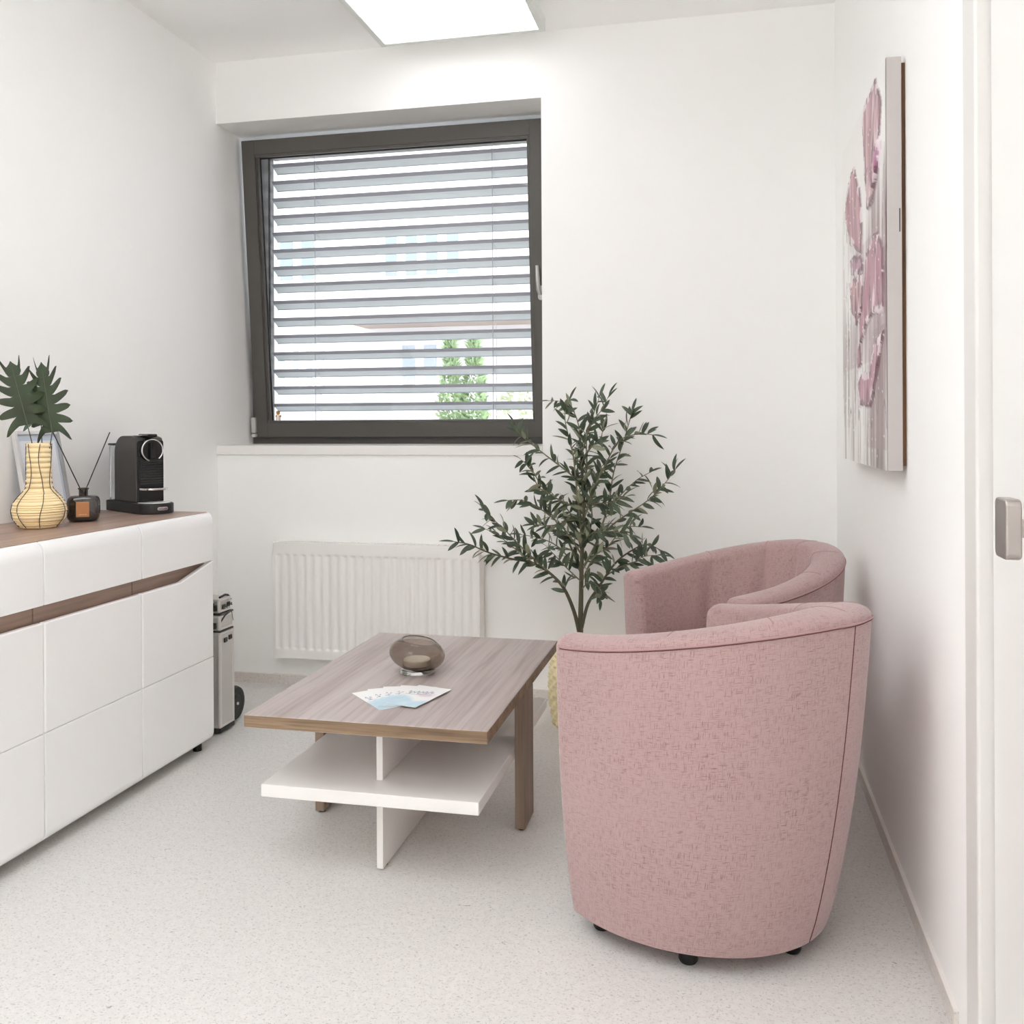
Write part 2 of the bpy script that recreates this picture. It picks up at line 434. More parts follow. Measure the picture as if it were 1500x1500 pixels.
hg = MB(); sbox(hg, SX0-.012, SX0+.010, SF-.016, SF+.004, SB+.002, SB+.018, .003); sbox(hg, SX0-.012, SX0+.010, SF-.016, SF+.004, SB+.022, SB+.095, .004)
hg.build('hinge_cover', 'silver_satin', sash)
sill = MB().box(L, NR+.0, B-.012, 4.135, SZ-.04, SZ, .002)
sill.build('window_sill', 'white_satin', win)

# ------------------------------------------------------------------ outside blind
BX0, BX1, BY = L+.025, NR-.012, 4.262
bl = thing('venetian_blind', ((BX0+BX1)/2, BY, SZ+.02), 'grey aluminium venetian blind with tilted slats hanging outside the window pane', 'blind')
PITCH = .08367
for i in range(16):
    z = 1.149+(i-0)*PITCH
    s = MB()
    a = math.radians(24)
    prof = [(0, 0), (.006, -.0045), (.015, -.0135), (.022, -.0155), (.040, -.0235), (.058, -.0335), (.0595, -.0375)]
    pts = [(BY+dy, z+dz) for dy, dz in prof]
    poly = pts+[(y, zz-.0012) for y, zz in pts[::-1]]
    n = len(poly)
    for k in range(len(pts)-1):
        q = [pts[k], pts[k+1], (pts[k+1][0], pts[k+1][1]-.0012), (pts[k][0], pts[k][1]-.0012)]
        s.add([(BX0+.012, y, zz) for y, zz in q]+[(BX1-.012, y, zz) for y, zz in q],
              [(0, 1, 2, 3), (7, 6, 5, 4), (0, 4, 5, 1), (1, 5, 6, 2), (2, 6, 7, 3), (3, 7, 4, 0)], 1 if k in (0, 1, 5) else 0)
    s.build('slat', ['slat', 'slat_lip'], bl, smooth=False)
for x in (BX0-.012, BX1+.0):
    MB().box(x-.011, x+.011, BY+.012, BY+.05, SZ+.01, NT-.005, .002).build('guide_rail', 'dark_metal', bl)
for x in (-1.932, -1.048):
    c = MB()
    c.tube([(x, BY-.006, SZ+.07), (x, BY-.006, NT-.02)], .0016, 6); c.tube([(x, BY+.062, SZ+.06), (x, BY+.062, NT-.02)], .0014, 6)
    for i in range(16):
        z = 1.149+(i-0)*PITCH
        c.tube([(x, BY-.006, z-.012), (x, BY+.062, z-.034)], .001, 5)
    c.build('ladder_cord', 'slat_lip', bl)
MB().box(BX0+.005, BX1-.005, BY+.0, BY+.065, SZ+.050, SZ+.066, .003).build('bottom_rail', 'slat_lip', bl)
MB().box(BX0, BX1, BY-.002, BY+.06, NT-.03, NT+.0, .003).build('head_rail', 'dark_metal', bl)

# tiny figurine standing on the glazing bead
fp = tilt @ Vector((gx0+.046, SF+.020, gz0+.0085))
fg = thing('figurine', fp, 'tiny cream figurine with golden hair in the lower left corner of the window', 'figurine')
MB().lathe([(.0005, 0), (.011, 0), (.012, .004), (.009, .016), (.006, .024), (.0045, .029), (.0005, .030)], 16, fp).build('robe', 'fig_white', fg)
k = MB().lathe([(.0003, .026)]+[(.0085*math.sin(t*PI/8), .0345-.0085*math.cos(t*PI/8)) for t in range(1, 8)]+[(.0003, .043)], 14, fp)
k.lathe([(.0005, .037), (.0105, .037), (.0095, .042), (.005, .046), (.0005, .0475)], 14, fp)
k.build('head', 'fig_gold', fg)
k = MB()
for sx in (-1, 1):
    k.lathe([(.0003, 0), (.004, .002), (.0048, .006), (.0035, .012), (.0003, .014)], 10, (fp[0]+sx*.0105, fp[1]+.003, fp[2]+.014))
k.build('wing', 'fig_gold', fg)

# ------------------------------------------------------------------ outdoors
struct(MB().box(-22, 8, WT, 16, -.6, -.4).build('ground', 'ground', smooth=False))
bd = thing('apartment_building', (-6, 13, -.4), 'white rendered apartment building with pale windows seen through the blind', 'building')
w = MB().box(-20, 4, 13, 15, -.4, 9); w.build('wall', 'facade', bd, smooth=False)
def fac_window(x0, x1, z0, z1, bars, pm='facade_pane'):
    fr = MB()
    fr.box(x0-.09, x1+.09, 12.95, 12.998, z0-.09, z1+.09, .01)
    o = fr.build('window', 'facade_window', bd)
    p = MB(); n = bars
    wd = (x1-x0)/n
    for i in range(n):
        p.box(x0+i*wd+.07, x0+(i+1)*wd-.07, 12.935, 12.949, z0, z1)
    p.build('pane', pm, o, smooth=False)
fac_window(-4.85, -3.62, 3.27, 3.92, 4)
fac_window(-6.50, -5.82, 3.27, 3.92, 2)
fac_window(-4.60, -3.95, 1.70, 2.26, 2, 'facade_pane_low')
fac_window(-6.52, -5.86, 1.70, 2.26, 3, 'facade_pane_low')
MB().box(-5.1, -.8, 12.3, 12.998, 2.52, 2.64, .01).build('ledge', 'facade_ledge', bd)

def conifer(name, x, y, z, h, r, label, cat, matn, n, cone=True, seed=1, group=None):
    rnd = random.Random(seed)
    t = thing(name, (x, y, z), label, cat, group)
    MB().tube([(x, y, z), (x, y, z+h*.6)], [.05, .02], 8).build('trunk', 'trunk', t)
    m = MB()
    for i in range(n):
        u = rnd.random()**(1.25 if cone else 1)
        env = r*((1-u)**.55*(.8+.35*min(1, u*6)) if cone else math.sqrt(max(0, 1-(2*u-1)**2))+.05)
        if cone and u > .55:   # two leaders at the top
            side = .13 if rnd.random() < .5 else -.13
        else: side = 0
        th = rnd.random()*2*PI; rr = env*(.55+.5*rnd.random())*(0.55 if side else 1)
        p = Vector((x+side+rr*math.cos(th), y+rr*math.sin(th), z+.1+u*h))
        d = Vector((math.cos(th)+rnd.uniform(-.6, .6), math.sin(th)+rnd.uniform(-.6, .6), rnd.uniform(.2, 1.4))).normalized()
        s_ = d.cross(Vector((rnd.random(), rnd.random(), rnd.random()))).normalized()
        ln = rnd.uniform(.05, .12); wv = ln*.35
        m.add([p-s_*wv, p+d*ln*.5+s_*wv*.2, p+d*ln, p+s_*wv], [(0, 1, 2, 3)])
    m.build('foliage', matn, t, smooth=False)
conifer('conifer', -2.70, 9.6, -.4, 2.34, .38, 'green columnar conifer with two tips behind the window blind', 'tree', 'conifer', 5200, seed=3)
conifer('shrub', -2.36, 11.3, -.4, 1.9, .55, 'low pale green shrub beside the conifer outside the window', 'shrub', 'shrub', 1800, False, seed=4)

# ------------------------------------------------------------------ ceiling lamp and added fill lamps
def panel(x0, x1, y0, y1, label, dm='lamp'):
    zb = 2.682
    t = thing('ceiling_lamp', ((x0+x1)/2, (y0+y1)/2, zb), label, 'lamp')
    h = MB()
    bw = .024
    for a in ((x0, x0+bw, y0, y1), (x1-bw, x1, y0, y1), (x0+bw, x1-bw, y0, y0+bw), (x0+bw, x1-bw, y1-bw, y1)):
        h.box(a[0], a[1], a[2], a[3], zb, C, .002)
    h.build('lamp_frame', 'lamp_frame', t)
    MB().box(x0+bw, x1-bw, y0+bw, y1-bw, zb+.004, zb+.02).build('diffuser', dm, t, smooth=False)
panel(-1.375, -.688, 3.02, 3.69, 'white rectangular ceiling panel lamp lit above the window end of the room')
def fill_light(x0, x1, y0, y1, label, um='fill_up'):  # added out of view to brighten the ceiling and flatten the light
    z0, z1 = 2.36, 2.40
    t = thing('fill_lamp', ((x0+x1)/2, (y0+y1)/2, z0), label, 'lamp', None)
    h = MB(); bw = .02
    for a in ((x0, x0+bw, y0, y1), (x1-bw, x1, y0, y1), (x0+bw, x1-bw, y0, y0+bw), (x0+bw, x1-bw, y1-bw, y1)):
        h.box(a[0], a[1], a[2], a[3], z0, z1, .002)
    h.build('lamp_frame', 'lamp_frame', t)
    MB().box(x0+bw, x1-bw, y0+bw, y1-bw, z0+.004, z0+.012).build('diffuser', 'fill_down', t, smooth=False)
    MB().box(x0+bw, x1-bw, y0+bw, y1-bw, z0+.026, z0+.034).build('uplight', um, t, smooth=False)
    for x in (x0+.05, x1-.05):
        for y in (y0+.05, y1-.05): MB().tube([(x, y, z1-.002), (x, y, C)], .0015, 6).build('suspension_wire', 'chrome', t)
fill_light(-1.45, -.85, .35, 1.55, 'added fill lamp, out of view over the middle of the room, shining up and down')
fill_light(-1.30, -.70, -1.10, .10, 'added fill lamp, out of view at the near end of the room, shining up and down', 'fill_up_dim')

# ------------------------------------------------------------------ radiator
rx0, rx1, rz0, rz1, rf = -1.890, -.977, .136, .626, 3.722
rd = thing('radiator', ((rx0+rx1)/2, 3.76, rz0), 'white ribbed panel radiator on the wall beneath the window', 'radiator')
m = MB()
nch = 24; pw = (rx1-rx0-.016)/nch
def rfront(x, z):
    u = ((x-rx0-.008)/pw) % 1.0
    e = min(z-rz0-.035, rz1-.045-z)
    k = max(0, min(1, e/.012))
    s = .5-.5*math.cos(2*PI*u); s = max(0, min(1, (s-.25)*2.2))
    return rf+.0075*k*s
xs = []
for i in range(nch):
    for j in range(8): xs.append(rx0+.008+(i+j/8)*pw)
xs = [rx0]+xs+[rx1-.008, rx1]
zs = [rz0, rz0+.02, rz0+.035, rz0+.039, rz0+.043, rz0+.047, rz0+.1, rz0+.25, rz0+.38, rz1-.057, rz1-.053, rz1-.049, rz1-.045, rz1-.03, rz1-.004]
vs = [(x, rfront(x, z), z) for x in xs for z in zs]; nz = len(zs)
m.add(vs, [(i*nz+j, (i+1)*nz+j, (i+1)*nz+j+1, i*nz+j+1) for i in range(len(xs)-1) for j in range(nz-1)])
m.box(rx0+.002, rx1-.002, rf+.0085, rf+.016, rz0, rz1-.006, .002)
m.build('front_panel', 'radiator', rd, ang=60)
for x in (rx0-.001, rx1-.007):
    MB().box(x, x+.008, rf+.0, B-.012, rz0+.004, rz1+.002, .003).build('side_cover', 'radiator', rd)
m = MB().box(rx0, rx1, rf+.002, rf+.010, rz1-.012, rz1+.003, .002)
m.box(rx0, rx1, B-.024, B-.014, rz1-.012, rz1+.003, .002)
y = rf+.012
for i in range(60):
    x = rx0+.01+i*(rx1-rx0-.02)/59
    m.box(x-.003, x+.003, rf+.006, B-.02, rz1-.008, rz1+.0015)
m.build('top_grille', 'radiator', rd, smooth=False)
m = MB().box(rx0+.004, rx1-.004, B-.03, B-.012, rz0, rz1-.012, .003)
for x in (rx0+.12, rx1-.12): m.box(x-.02, x+.02, B-.014, B, rz0+.1, rz0+.4)
m.build('rear_panel', 'radiator', rd)
m = MB()
pr = [(.0005, 0), (.018, 0), (.022, .004), (.0225, .034), (.020, .048), (.012, .053), (.0005, .054)]
for (r_, z_) in pr: pass
bm_ = MB().lathe(pr, 24)
m.add([(rx1+.014+v[2], 3.76+v[0], rz1-.03+v[1]) for v in bm_.v], bm_.f)
m.tube([(rx1+.0, 3.76, rz1-.03), (rx1+.016, 3.76, rz1-.03)], .010, 12)
m.build('thermostat_valve', 'radiator', rd)

# ------------------------------------------------------------------ sideboard along the left wall
XC = -1.749; CT = .8255; Y1 = 3.001; MODS = [(1.301, 1.7285), (1.7305, 2.1565), (2.1585, 2.5850), (2.5870, Y1)]
sb = thing('sideboard', (-1.96, 2.12, 0), 'long white gloss sideboard with wooden top and handle strip along the left wall', 'sideboard')
m = MB()
m.box(L+.004, XC-.024, MODS[0][0], Y1-.003, .034, .592, .002); m.box(L+.004, XC-.024, MODS[0][0], Y1-.003, .668, CT-.018, .002)
m.box(L+.004, XC-.060, MODS[0][0]+.02, Y1-.02, .592, .668)
m.build('carcass', 'white_satin', sb)
MB().box(L+.002, XC-.024, MODS[0][0], Y1-.001, CT-.018, CT, .0012).build('top_board', 'wood_board', sb)
m = MB()
for (a, b) in MODS: m.box(XC-.06, XC-.036, a+.001, b-.001, .593, .667)
m.build('handle_strip', 'wood_board', sb, smooth=False)
def curved_front(a, b):
    pts = [(XC-.022, .657), (XC, .657), (XC, .782)]
    for t in range(1, 9):
        th = t/8*PI/2; pts.append((XC-.0225+.0225*math.cos(th), .782+.0425*math.sin(th)))
    pts += [(XC-.0225, .80), (XC-.022, .78)]
    return MB().prism(pts, a+.0012, b-.0012, 'Y', .0022)
for i, (a, b) in enumerate(MODS):
    curved_front(a, b).build('drawer', 'white_gloss', sb)
    d = MB()
    def slab(poly):
        d.prism(poly, XC-.020, XC, 'X', .0042, 3)
    last = i == len(MODS)-1
    top = [(b-.0012, .6555), (b-.012, .6545), (b-.20, .612), (a+.0012, .612)] if last else [(b-.0012, .612), (a+.0012, .612)]
    slab([(a+.0012, .3205), (b-.0012, .3205)]+top)
    # lower leaf rolls in at the bottom edge
    pp = [(XC-.020, .3196), (XC, .3196), (XC, .060)]
    for t in range(1, 6):
        th = t/5*PI/2; pp.append((XC-.020+.020*math.cos(th), .060-.026*math.sin(th)))
    d.prism(pp, a+.0012, b-.0012, 'Y', .0026)
    d.box(XC-.023, XC-.0195, a+.004, b-.004, .04, .60)
    d.build('door', 'white_gloss', sb)
for (x, y) in ((XC-.045, Y1-.035), (XC-.045, MODS[0][0]+.05), (L+.06, Y1-.05), (L+.06, MODS[0][0]+.05), (L+.06, 2.157)):
    MB().lathe([(.0005, 0), (.015, 0), (.015, .03), (.014, .036), (.0005, .036)], 16, (x, y, 0)).build('foot', 'black_plastic', sb)

# ------------------------------------------------------------------ coffee machine (local x = forward)
cm = thing('coffee_machine', (-2.018, 2.975, CT+.0005), 'black capsule coffee machine with chrome ring at the end of the sideboard', 'coffee machine', rotz=math.radians(-30))
def LB(mb, name, mats, parent, **kw): return mb.build(name, mats, parent, world=False, **kw)
def rrect(u0, u1, hw, rb, rf_, n=8):
    p = []
    for (cx, cy, r_, a0) in ((u1-rf_, hw-rf_, rf_, 0), (u0+rb, hw-rb, rb, 90), (u0+rb, -hw+rb, rb, 180), (u1-rf_, -hw+rf_, rf_, 270)):
        for i in range(n+1):
            t = math.radians(a0+90*i/n); p.append((cx+r_*math.cos(t), cy+r_*math.sin(t)))
    return p
base = MB()
base.prism(rrect(-.152, .052, .057, .01, .002), 0, .037, 'Z', .003)
base.prism(rrect(.053, .162, .061, .004, .052, 14), 0, .036, 'Z', .004)
base_o = LB(base, 'base', 'machine_base', cm)
body = MB()
prof = [(-.095, .037), (-.095, .205)]
for i in range(1, 10):
    t = i/9*PI/2; prof.append((-.095+.062*(1-math.cos(t)), .205+.062*math.sin(t)))
prof += [(.03, .267), (.062, .260), (.072, .245), (.072, .037)]
body.prism(prof, -.050, .050, 'Y', .004, 3)
LB(body, 'body', 'machine_side', cm)
fr = MB(); fr.box(.0725, .082, -.046, .046, .038, .198, .003)
bm_ = MB().lathe([(.0005, 0), (.041, 0), (.041, .014), (.038, .020), (.0005, .020)], 40)
fr.add([(.068+v[2], v[0], .217+v[1]) for v in bm_.v], bm_.f)
fr.box(.0725, .079, -.046, .046, .19, .25, .006)
LB(fr, 'front_panel', 'black_gloss', cm)
gr = MB()
for i in range(10):
    z = .088+i*.0085; gr.box(.081, 0.0885, -.040, .040, z+.012, z+.0165, .0015)
LB(gr, 'grille', 'machine_base', cm)
ring = MB(); pts = []
for i in range(0, 41):
    t = math.radians(-52+304*i/40); pts.append((.0905, .0372*math.cos(t), .217+.0372*math.sin(t)))
ring.tube(pts, .0026, 10); LB(ring, 'chrome_ring', 'chrome', cm)
lv = MB()
lv.box(.088, .100, -.011, .011, .186, .244, .004); lv.box(.020, .094, -.018, .018, .262, .274, .005)
LB(lv, 'lever', 'black_gloss', cm)
tr = MB(); tr.box(.015, .055, -.032, .032, .266, .270, .0015); LB(tr, 'top_plate', 'chrome', cm)
cs = MB(); cs.prism(rrect(.083, .140, .044, .002, .030, 10), .080, .088, 'Z', .002); LB(cs, 'cup_support', 'chrome', cm)
dt = MB(); dt.prism(rrect(.080, .155, .050, .004, .046, 12), .036, .0385, 'Z', .001); LB(dt, 'drip_plate', 'tray_silver', cm)
tk = MB(); tk.prism(rrect(-.147, -.098, .050, .018, .004, 6), .037, .232, 'Z', .002)
LB(tk, 'water_tank', 'tank', cm)
tl = MB(); tl.prism(rrect(-.153, -.096, .053, .020, .004, 6), .2325, .240, 'Z', .002); LB(tl, 'tank_lid', 'machine_base', cm)
bg = MB()
pl = []
for i in range(28):
    t = 2*PI*i/28; pl.append(((.0125 if math.cos(t) > 0 else -.0125)+.0062*math.cos(t), .0185+.0062*math.sin(t)))
bg.prism(pl, .1605, .1635, 'X', .0008)
bd_o = LB(bg, 'badge', 'chrome', cm)
def text_mesh(txt, size):
    cu = bpy.data.curves.new('text_tmp', 'FONT'); cu.body = txt; cu.size = size; cu.align_x = 'CENTER'; cu.align_y = 'CENTER'; cu.extrude = .0003
    to = bpy.data.objects.new('text_tmp', cu); COL.objects.link(to)
    dg = bpy.context.evaluated_depsgraph_get(); me = bpy.data.meshes.new_from_object(to.evaluated_get(dg))
    bpy.data.objects.remove(to); bpy.data.curves.remove(cu)
    r_ = ([v.co.copy() for v in me.vertices], [tuple(p.vertices) for p in me.polygons]); bpy.data.meshes.remove(me); return r_
tv, tf = text_mesh("De'Longhi", .0078)
t_ = MB().add([(.1638+v.z, v.x, .0185+v.y) for v in tv], tf); LB(t_, 'badge_lettering', 'black_plastic', bd_o, smooth=False)

# ------------------------------------------------------------------ reed vase with leaves
vx, vy = -1.999, 2.447
VZ = CT+.0005
vs_t = thing('reed_vase', (vx, vy, VZ), 'round bellied vase bound from pale reeds with dark wire', 'vase')
prof = []
VPTS = [(0, .046), (.012, .057), (.030, .0685), (.052, .0725), (.072, .069), (.092, .056), (.106, .043), (.118, .034), (.135, .0325), (.20, .0315), (.253, .031)]
def vase_r(z):
    for (z0, r0), (z1, r1) in zip(VPTS, VPTS[1:]):
        if z <= z1: return r0+(r1-r0)*(z-z0)/(z1-z0)
    return VPTS[-1][1]
zlist = []
nb = 15; edges = [0]
for i in range(nb): edges.append(edges[-1]+1+.35*math.sin(i*2.3)+.25*math.sin(i*5.1))
edges = [e_*.118/edges[-1] for e_ in edges]
for z0, z1 in zip(edges, edges[1:]):
    for j in range(6): zlist.append((z0+(z1-z0)*j/6, math.sin(PI*(j+.15)/6)*.0034))
nn = 9
for i in range(nn):
    z0 = .118+i*(.135/nn)
    for j in range(8): zlist.append((z0+j*.135/nn/8, (math.sin(PI*(j+.15)/8)**.6)*.0062-.0025))
prof = [(max(.02, vase_r(z)+d), z) for z, d in zlist]
prof = [(.001, 0)]+prof+[(.030, .253), (.024, .250), (.023, .15), (.001, .15)]
def reed_n(i, t, z): return .0016*noise.noise((math.cos(t)*3, math.sin(t)*3, z*95))*(1 if .004 < z < .252 else 0)+(.0022*noise.noise((math.cos(t)*1.6, math.sin(t)*1.6, z*26+7)) if .006 < z < .112 else 0)
MB().lathe(prof, 56, (vx, vy, VZ), fn=reed_n).build('body', 'straw', vs_t, ang=70)
for k in range(7):
    t = 2*PI*k/7+.12; pts = []
    for i in range(0, 45):
        z = .004+i*.246/44; rr = vase_r(z)+.0042; tt = t+.16*math.sin(z*34+k*1.7)*(1 if z > .1 else .7)
        pts.append((vx+rr*math.cos(tt), vy+rr*math.sin(tt), VZ+z))
    MB().tube(pts, .0011, 5).build('wire_binding', 'wire', vs_t)

def lobed_leaf(base, tip, normal, width, nl, mat, name, label, root_pt, seed, group=None):
    """split-lobed leaf blade from base to tip, its stem running down to root_pt"""
    rnd = random.Random(seed)
    base = Vector(base); tip = Vector(tip); ax = (tip-base); ln = ax.length; ax.normalize()
    nrm = Vector(normal); nrm = (nrm-ax*nrm.dot(ax)).normalized(); side = ax.cross(nrm)
    t = thing(name, root_pt, label, 'artificial leaf', group)
    m = MB()
    def P(u, s, lift): return base+ax*(u*ln)+side*s+nrm*lift
    for sg in (-1, 1):
        for i in range(nl):
            a0 = i/nl*.93; a1 = (i+.86)/nl*.93; a2 = (i+1)/nl*.93
            um = (a0+a1)/2
            env = width*.5*(.72+.55*math.sin(PI*min(1, um*.85+.12))-.42*um**2.2)*(1-.42*um**3)*(1+rnd.uniform(-.08, .08))
            notch = .20*width*(1-.45*um)
            sweep = .07+.22*um
            # ribs at u positions along the midrib; finger sweeps towards the tip
            segs = 6; rows = []
            for j in range(segs+1):
                q = j/segs; s = sg*(notch+(env-notch)*q)
                wd = (a1-a0)*.5*(1-.10*q)*(math.sqrt(max(0, 1-q**2.6)))*1.12
                cen = um+sweep*q**1.25-.34*(1-um)**3*q**1.4
                lift = -.10*width*q*q
                rows.append((P(cen-wd, s, lift), P(cen, s, lift+.004*width), P(cen+wd, s, lift)))
            r0 = (P(a0, 0, 0), P(um, 0, .0), P(a2, 0, 0))
            rn = (P(a0-.00+sweep*.02, sg*notch, -.01*width), P(um+.01, sg*notch, 0), P(a2+.005, sg*notch, -.01*width))
            vsl = list(r0)+list(rn)
            for r_ in rows[1:]: vsl += list(r_)
            fsl = []
            for j in range(segs+1):
                o = j*3
                for c_ in (0, 1):
                    q = (o+c_, o+c_+1, o+c_+4, o+c_+3); fsl.append(q if sg < 0 else q[::-1])
            m.add(vsl, fsl)
    # terminal lobe
    vsl = []; 
    for j in range(7):
        q = j/6; wd = (.17+.12*math.sin(PI*min(1, q*1.1)))*width*(1-q**1.6)*.8+.0004
        vsl += [P(.80+.22*q, -wd, -.01*q*width), P(.80+.22*q, 0, .003*width-.01*q*width), P(.80+.22*q, wd, -.01*q*width)]
    m.add(vsl, [(j*3+c_, j*3+c_+1, j*3+c_+4, j*3+c_+3) for j in range(6) for c_ in (0, 1)])
    m.build('leaf_blade', mat, t, ang=60)
    r0 = Vector(root_pt); mid = (r0+base)/2+Vector((0, 0, .0))
    MB().tube([r0, mid+side*.004, base, base+ax*ln*.5, base+ax*ln*.9], [.0017, .0016, .0015, .001, .0004], 8).build('leaf_stem', 'stem', t)
lobed_leaf((-2.000, 2.400, 1.133), (-2.038, 2.378, 1.316), (.70, -.70, -.05), .112, 6, 'leaf_dark', 'artificial_leaf', 'left of the two dark green split leaves standing in the reed vase', (vx-.004, vy-.006, VZ+.16), 2)
lobed_leaf((-1.958, 2.452, 1.110), (-1.985, 2.440, 1.316), (.35, -.93, .1), .100, 7, 'leaf_dark', 'artificial_leaf', 'right of the two dark green split leaves, nearer the diffuser, in the reed vase', (vx+.008, vy+.006, VZ+.16), 5)
lobed_leaf((-2.012, 2.472, 1.142), (-2.040, 2.455, 1.262), (.7, -.6, .3), .108, 6, 'leaf_pale', 'artificial_leaf', 'pale greyish split leaf behind the two dark leaves in the reed vase', (vx-.003, vy+.008, VZ+.16), 9)

# ------------------------------------------------------------------ leaning certificate in its frame
pf = thing('picture_frame', (-2.140, 2.668, CT), 'silver framed certificate leaning on the wall behind the reed vase', 'picture frame')
FW, FH = .205, .292
lean = Matrix.Translation((-2.134, 2.668, CT+.001)) @ Matrix.Rotation(math.radians(-11.0), 4, 'Y')
def fbox(mb, y0, y1, z0, z1, x0, x1, b=.001, mi=0): mb.box(x0, x1, y0, y1, z0, z1, b, 1, mi, lean)
m = MB(); e = .012
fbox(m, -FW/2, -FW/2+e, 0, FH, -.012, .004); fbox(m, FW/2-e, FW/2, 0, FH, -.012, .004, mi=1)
fbox(m, -FW/2+e, FW/2-e, 0, e, -.012, .004); fbox(m, -FW/2+e, FW/2-e, FH-e, FH, -.012, .004)
m.build('frame', ['frame_white', 'fr_side'], pf)
m = MB(); fbox(m, -FW/2+e, FW/2-e, e, FH-e, -.008, -.004, 0)
fbox(m, -FW/2+e+.01, FW/2-e-.01, e+.012, FH-e-.020, -.0045, -.0035, 0, 1)
m.build('certificate', ['print_blue', 'print_white'], pf, smooth=False)

# ------------------------------------------------------------------ reed diffuser
bx, by = -1.994, 2.639
rdz = CT+.0005
bt = thing('diffuser_bottle', (bx, by, rdz), 'squat brown glass diffuser bottle with copper label between vase and coffee machine', 'diffuser', rotz=math.radians(33))
m = MB()
def sup(u, v):
    # rounded square front, superellipse body: local x = width, y = depth
    th = 2*PI*u; ph = PI*(v-.5)
    def e_(c_, p): return math.copysign(abs(c_)**p, c_)
    return (.049*e_(math.cos(ph), .38)*e_(math.cos(th), .42), .034*e_(math.cos(ph), .38)*e_(math.sin(th), .55), .0415+.0415*e_(math.sin(ph), .42))
m.grid(sup, 48, 24, True); LB(m, 'bottle', 'bottle', bt)
LB(MB().lathe([(.013, .080), (.0135, .084), (.0135, .100), (.0165, .102), (.0165, .106), (.011, .106), (.0105, .084)], 28), 'bottle_neck', 'bottle_neck', bt)
lb = MB().box(-.019, .019, -.0355, -.0332, .016, .064, .0008); lbo = LB(lb, 'bottle_label', 'copper', bt)
m = MB()
for i in range(9): m.box(-.011+i*.0026, -.0097+i*.0026, -.0362, -.0354, .0225, .0225+.0016+.0006*((i*7) % 3))
LB(m, 'label_print', 'copper_text', lbo, smooth=False)
for (p1, lab) in (((-2.043, 2.560, 1.112), 'left black diffuser reed leaning towards the vase'), ((-1.945, 2.705, 1.108), 'right black diffuser reed leaning towards the coffee machine')):
    p1 = Vector(p1); p0 = Vector((bx, by, rdz+.050)); d = (p1-p0)
    st = Vector((bx+d.x*.03, by+d.y*.03, rdz+.088))
    tag(MB().tube([st+ (p1-st)*0, p1], .0016, 8).build('reed_stick', 'reed'), lab, 'reed stick', 'black reeds of the diffuser')

# ------------------------------------------------------------------ aluminium trolley case beside the sideboard
tc_x1, tc_y0, tc_y1 = -1.800, 3.130, 3.228
cs_t = thing('trolley_case', (-1.95, 3.18, 0), 'silver aluminium trolley case standing between sideboard and window wall', 'case')
def case_part(name, z0, z1, ins):
    m = MB().box(-2.12+ins, tc_x1-ins, tc_y0+ins, tc_y1-ins, z0, z1, .006, 2, 0)
    for (x, y) in ((tc_x1-ins, tc_y0+ins), (tc_x1-ins, tc_y1-ins)):
        m.tube([(x-.004, y+(.004 if y < 3.18 else -.004), z0+.004), (x-.004, y+(.004 if y < 3.18 else -.004), z1-.004)], .0075, 10, 1)
    for z in (z0+.006, z1-.006):
        m.box(-2.12+ins, tc_x1-ins+.002, tc_y0+ins-.002, tc_y1-ins+.002, z-.005, z+.005, .002, 1, 1)
    return m.build(name, ['alu', 'alu_edge'], cs_t)
case_part('case_body', .022, .372, 0)
case_part('middle_tray', .377, .434, .003); case_part('top_tray', .440, .494, .008)
m = MB()
for z in (.374, .437):
    m.box(-2.11, tc_x1+.001, tc_y0+.002, tc_y1-.002, z-.002, z+.003)
m.tube([(tc_x1-.012, tc_y0+.02, .497), (tc_x1-.010, tc_y0+.055, .502), (tc_x1-.012, tc_y1-.02, .497), (tc_x1-.008, tc_y1-.006, .478)], .004, 8)
m.tube([(tc_x1-.004, tc_y0+.006, .405), (tc_x1+.0, tc_y0+.035, .428), (tc_x1-.003, tc_y1-.012, .438), (tc_x1-.001, tc_y1-.004, .40)], .003, 8)
m.build('trim_strip', 'dark_metal', cs_t)
for (y, z) in ((3.166, .460), (3.200, .464), (3.166, .338), (3.200, .342)):
    m = MB().box(tc_x1-.007 if z > .4 else tc_x1-.001, tc_x1-.001 if z > .4 else tc_x1+.006, y-.010, y+.010, z-.008, z+.010, .003)
    m.tube([(tc_x1+.002, y-.008, z+.006), (tc_x1+.009, y, z-.001), (tc_x1+.002, y+.008, z+.006)], .0022, 6)
    m.build('latch', 'dark_metal', cs_t)
m = MB(); m.box(-2.05, tc_x1-.02, tc_y0-.005, tc_y0-.0005, .455, .480, .002); m.box(tc_x1-.05, tc_x1-.012, tc_y0-.006, tc_y0-.0005, .385, .408, .003)
m.box(tc_x1-.05, tc_x1-.012, tc_y0-.006, tc_y0+.006, .450, .472, .003)
m.build('corner_clip', 'dark_metal', cs_t)
m = MB().box(-2.118, tc_x1+.003, tc_y0-.003, tc_y1+.003, .008, .024, .004)
m.tube([(tc_x1-.03, tc_y0+.03, .0), (tc_x1-.03, tc_y0+.03, .012)], .015, 14); m.tube([(-2.09, tc_y0+.03, .0), (-2.09, tc_y0+.03, .012)], .015, 14)
m.build('bumper', 'rubber', cs_t)
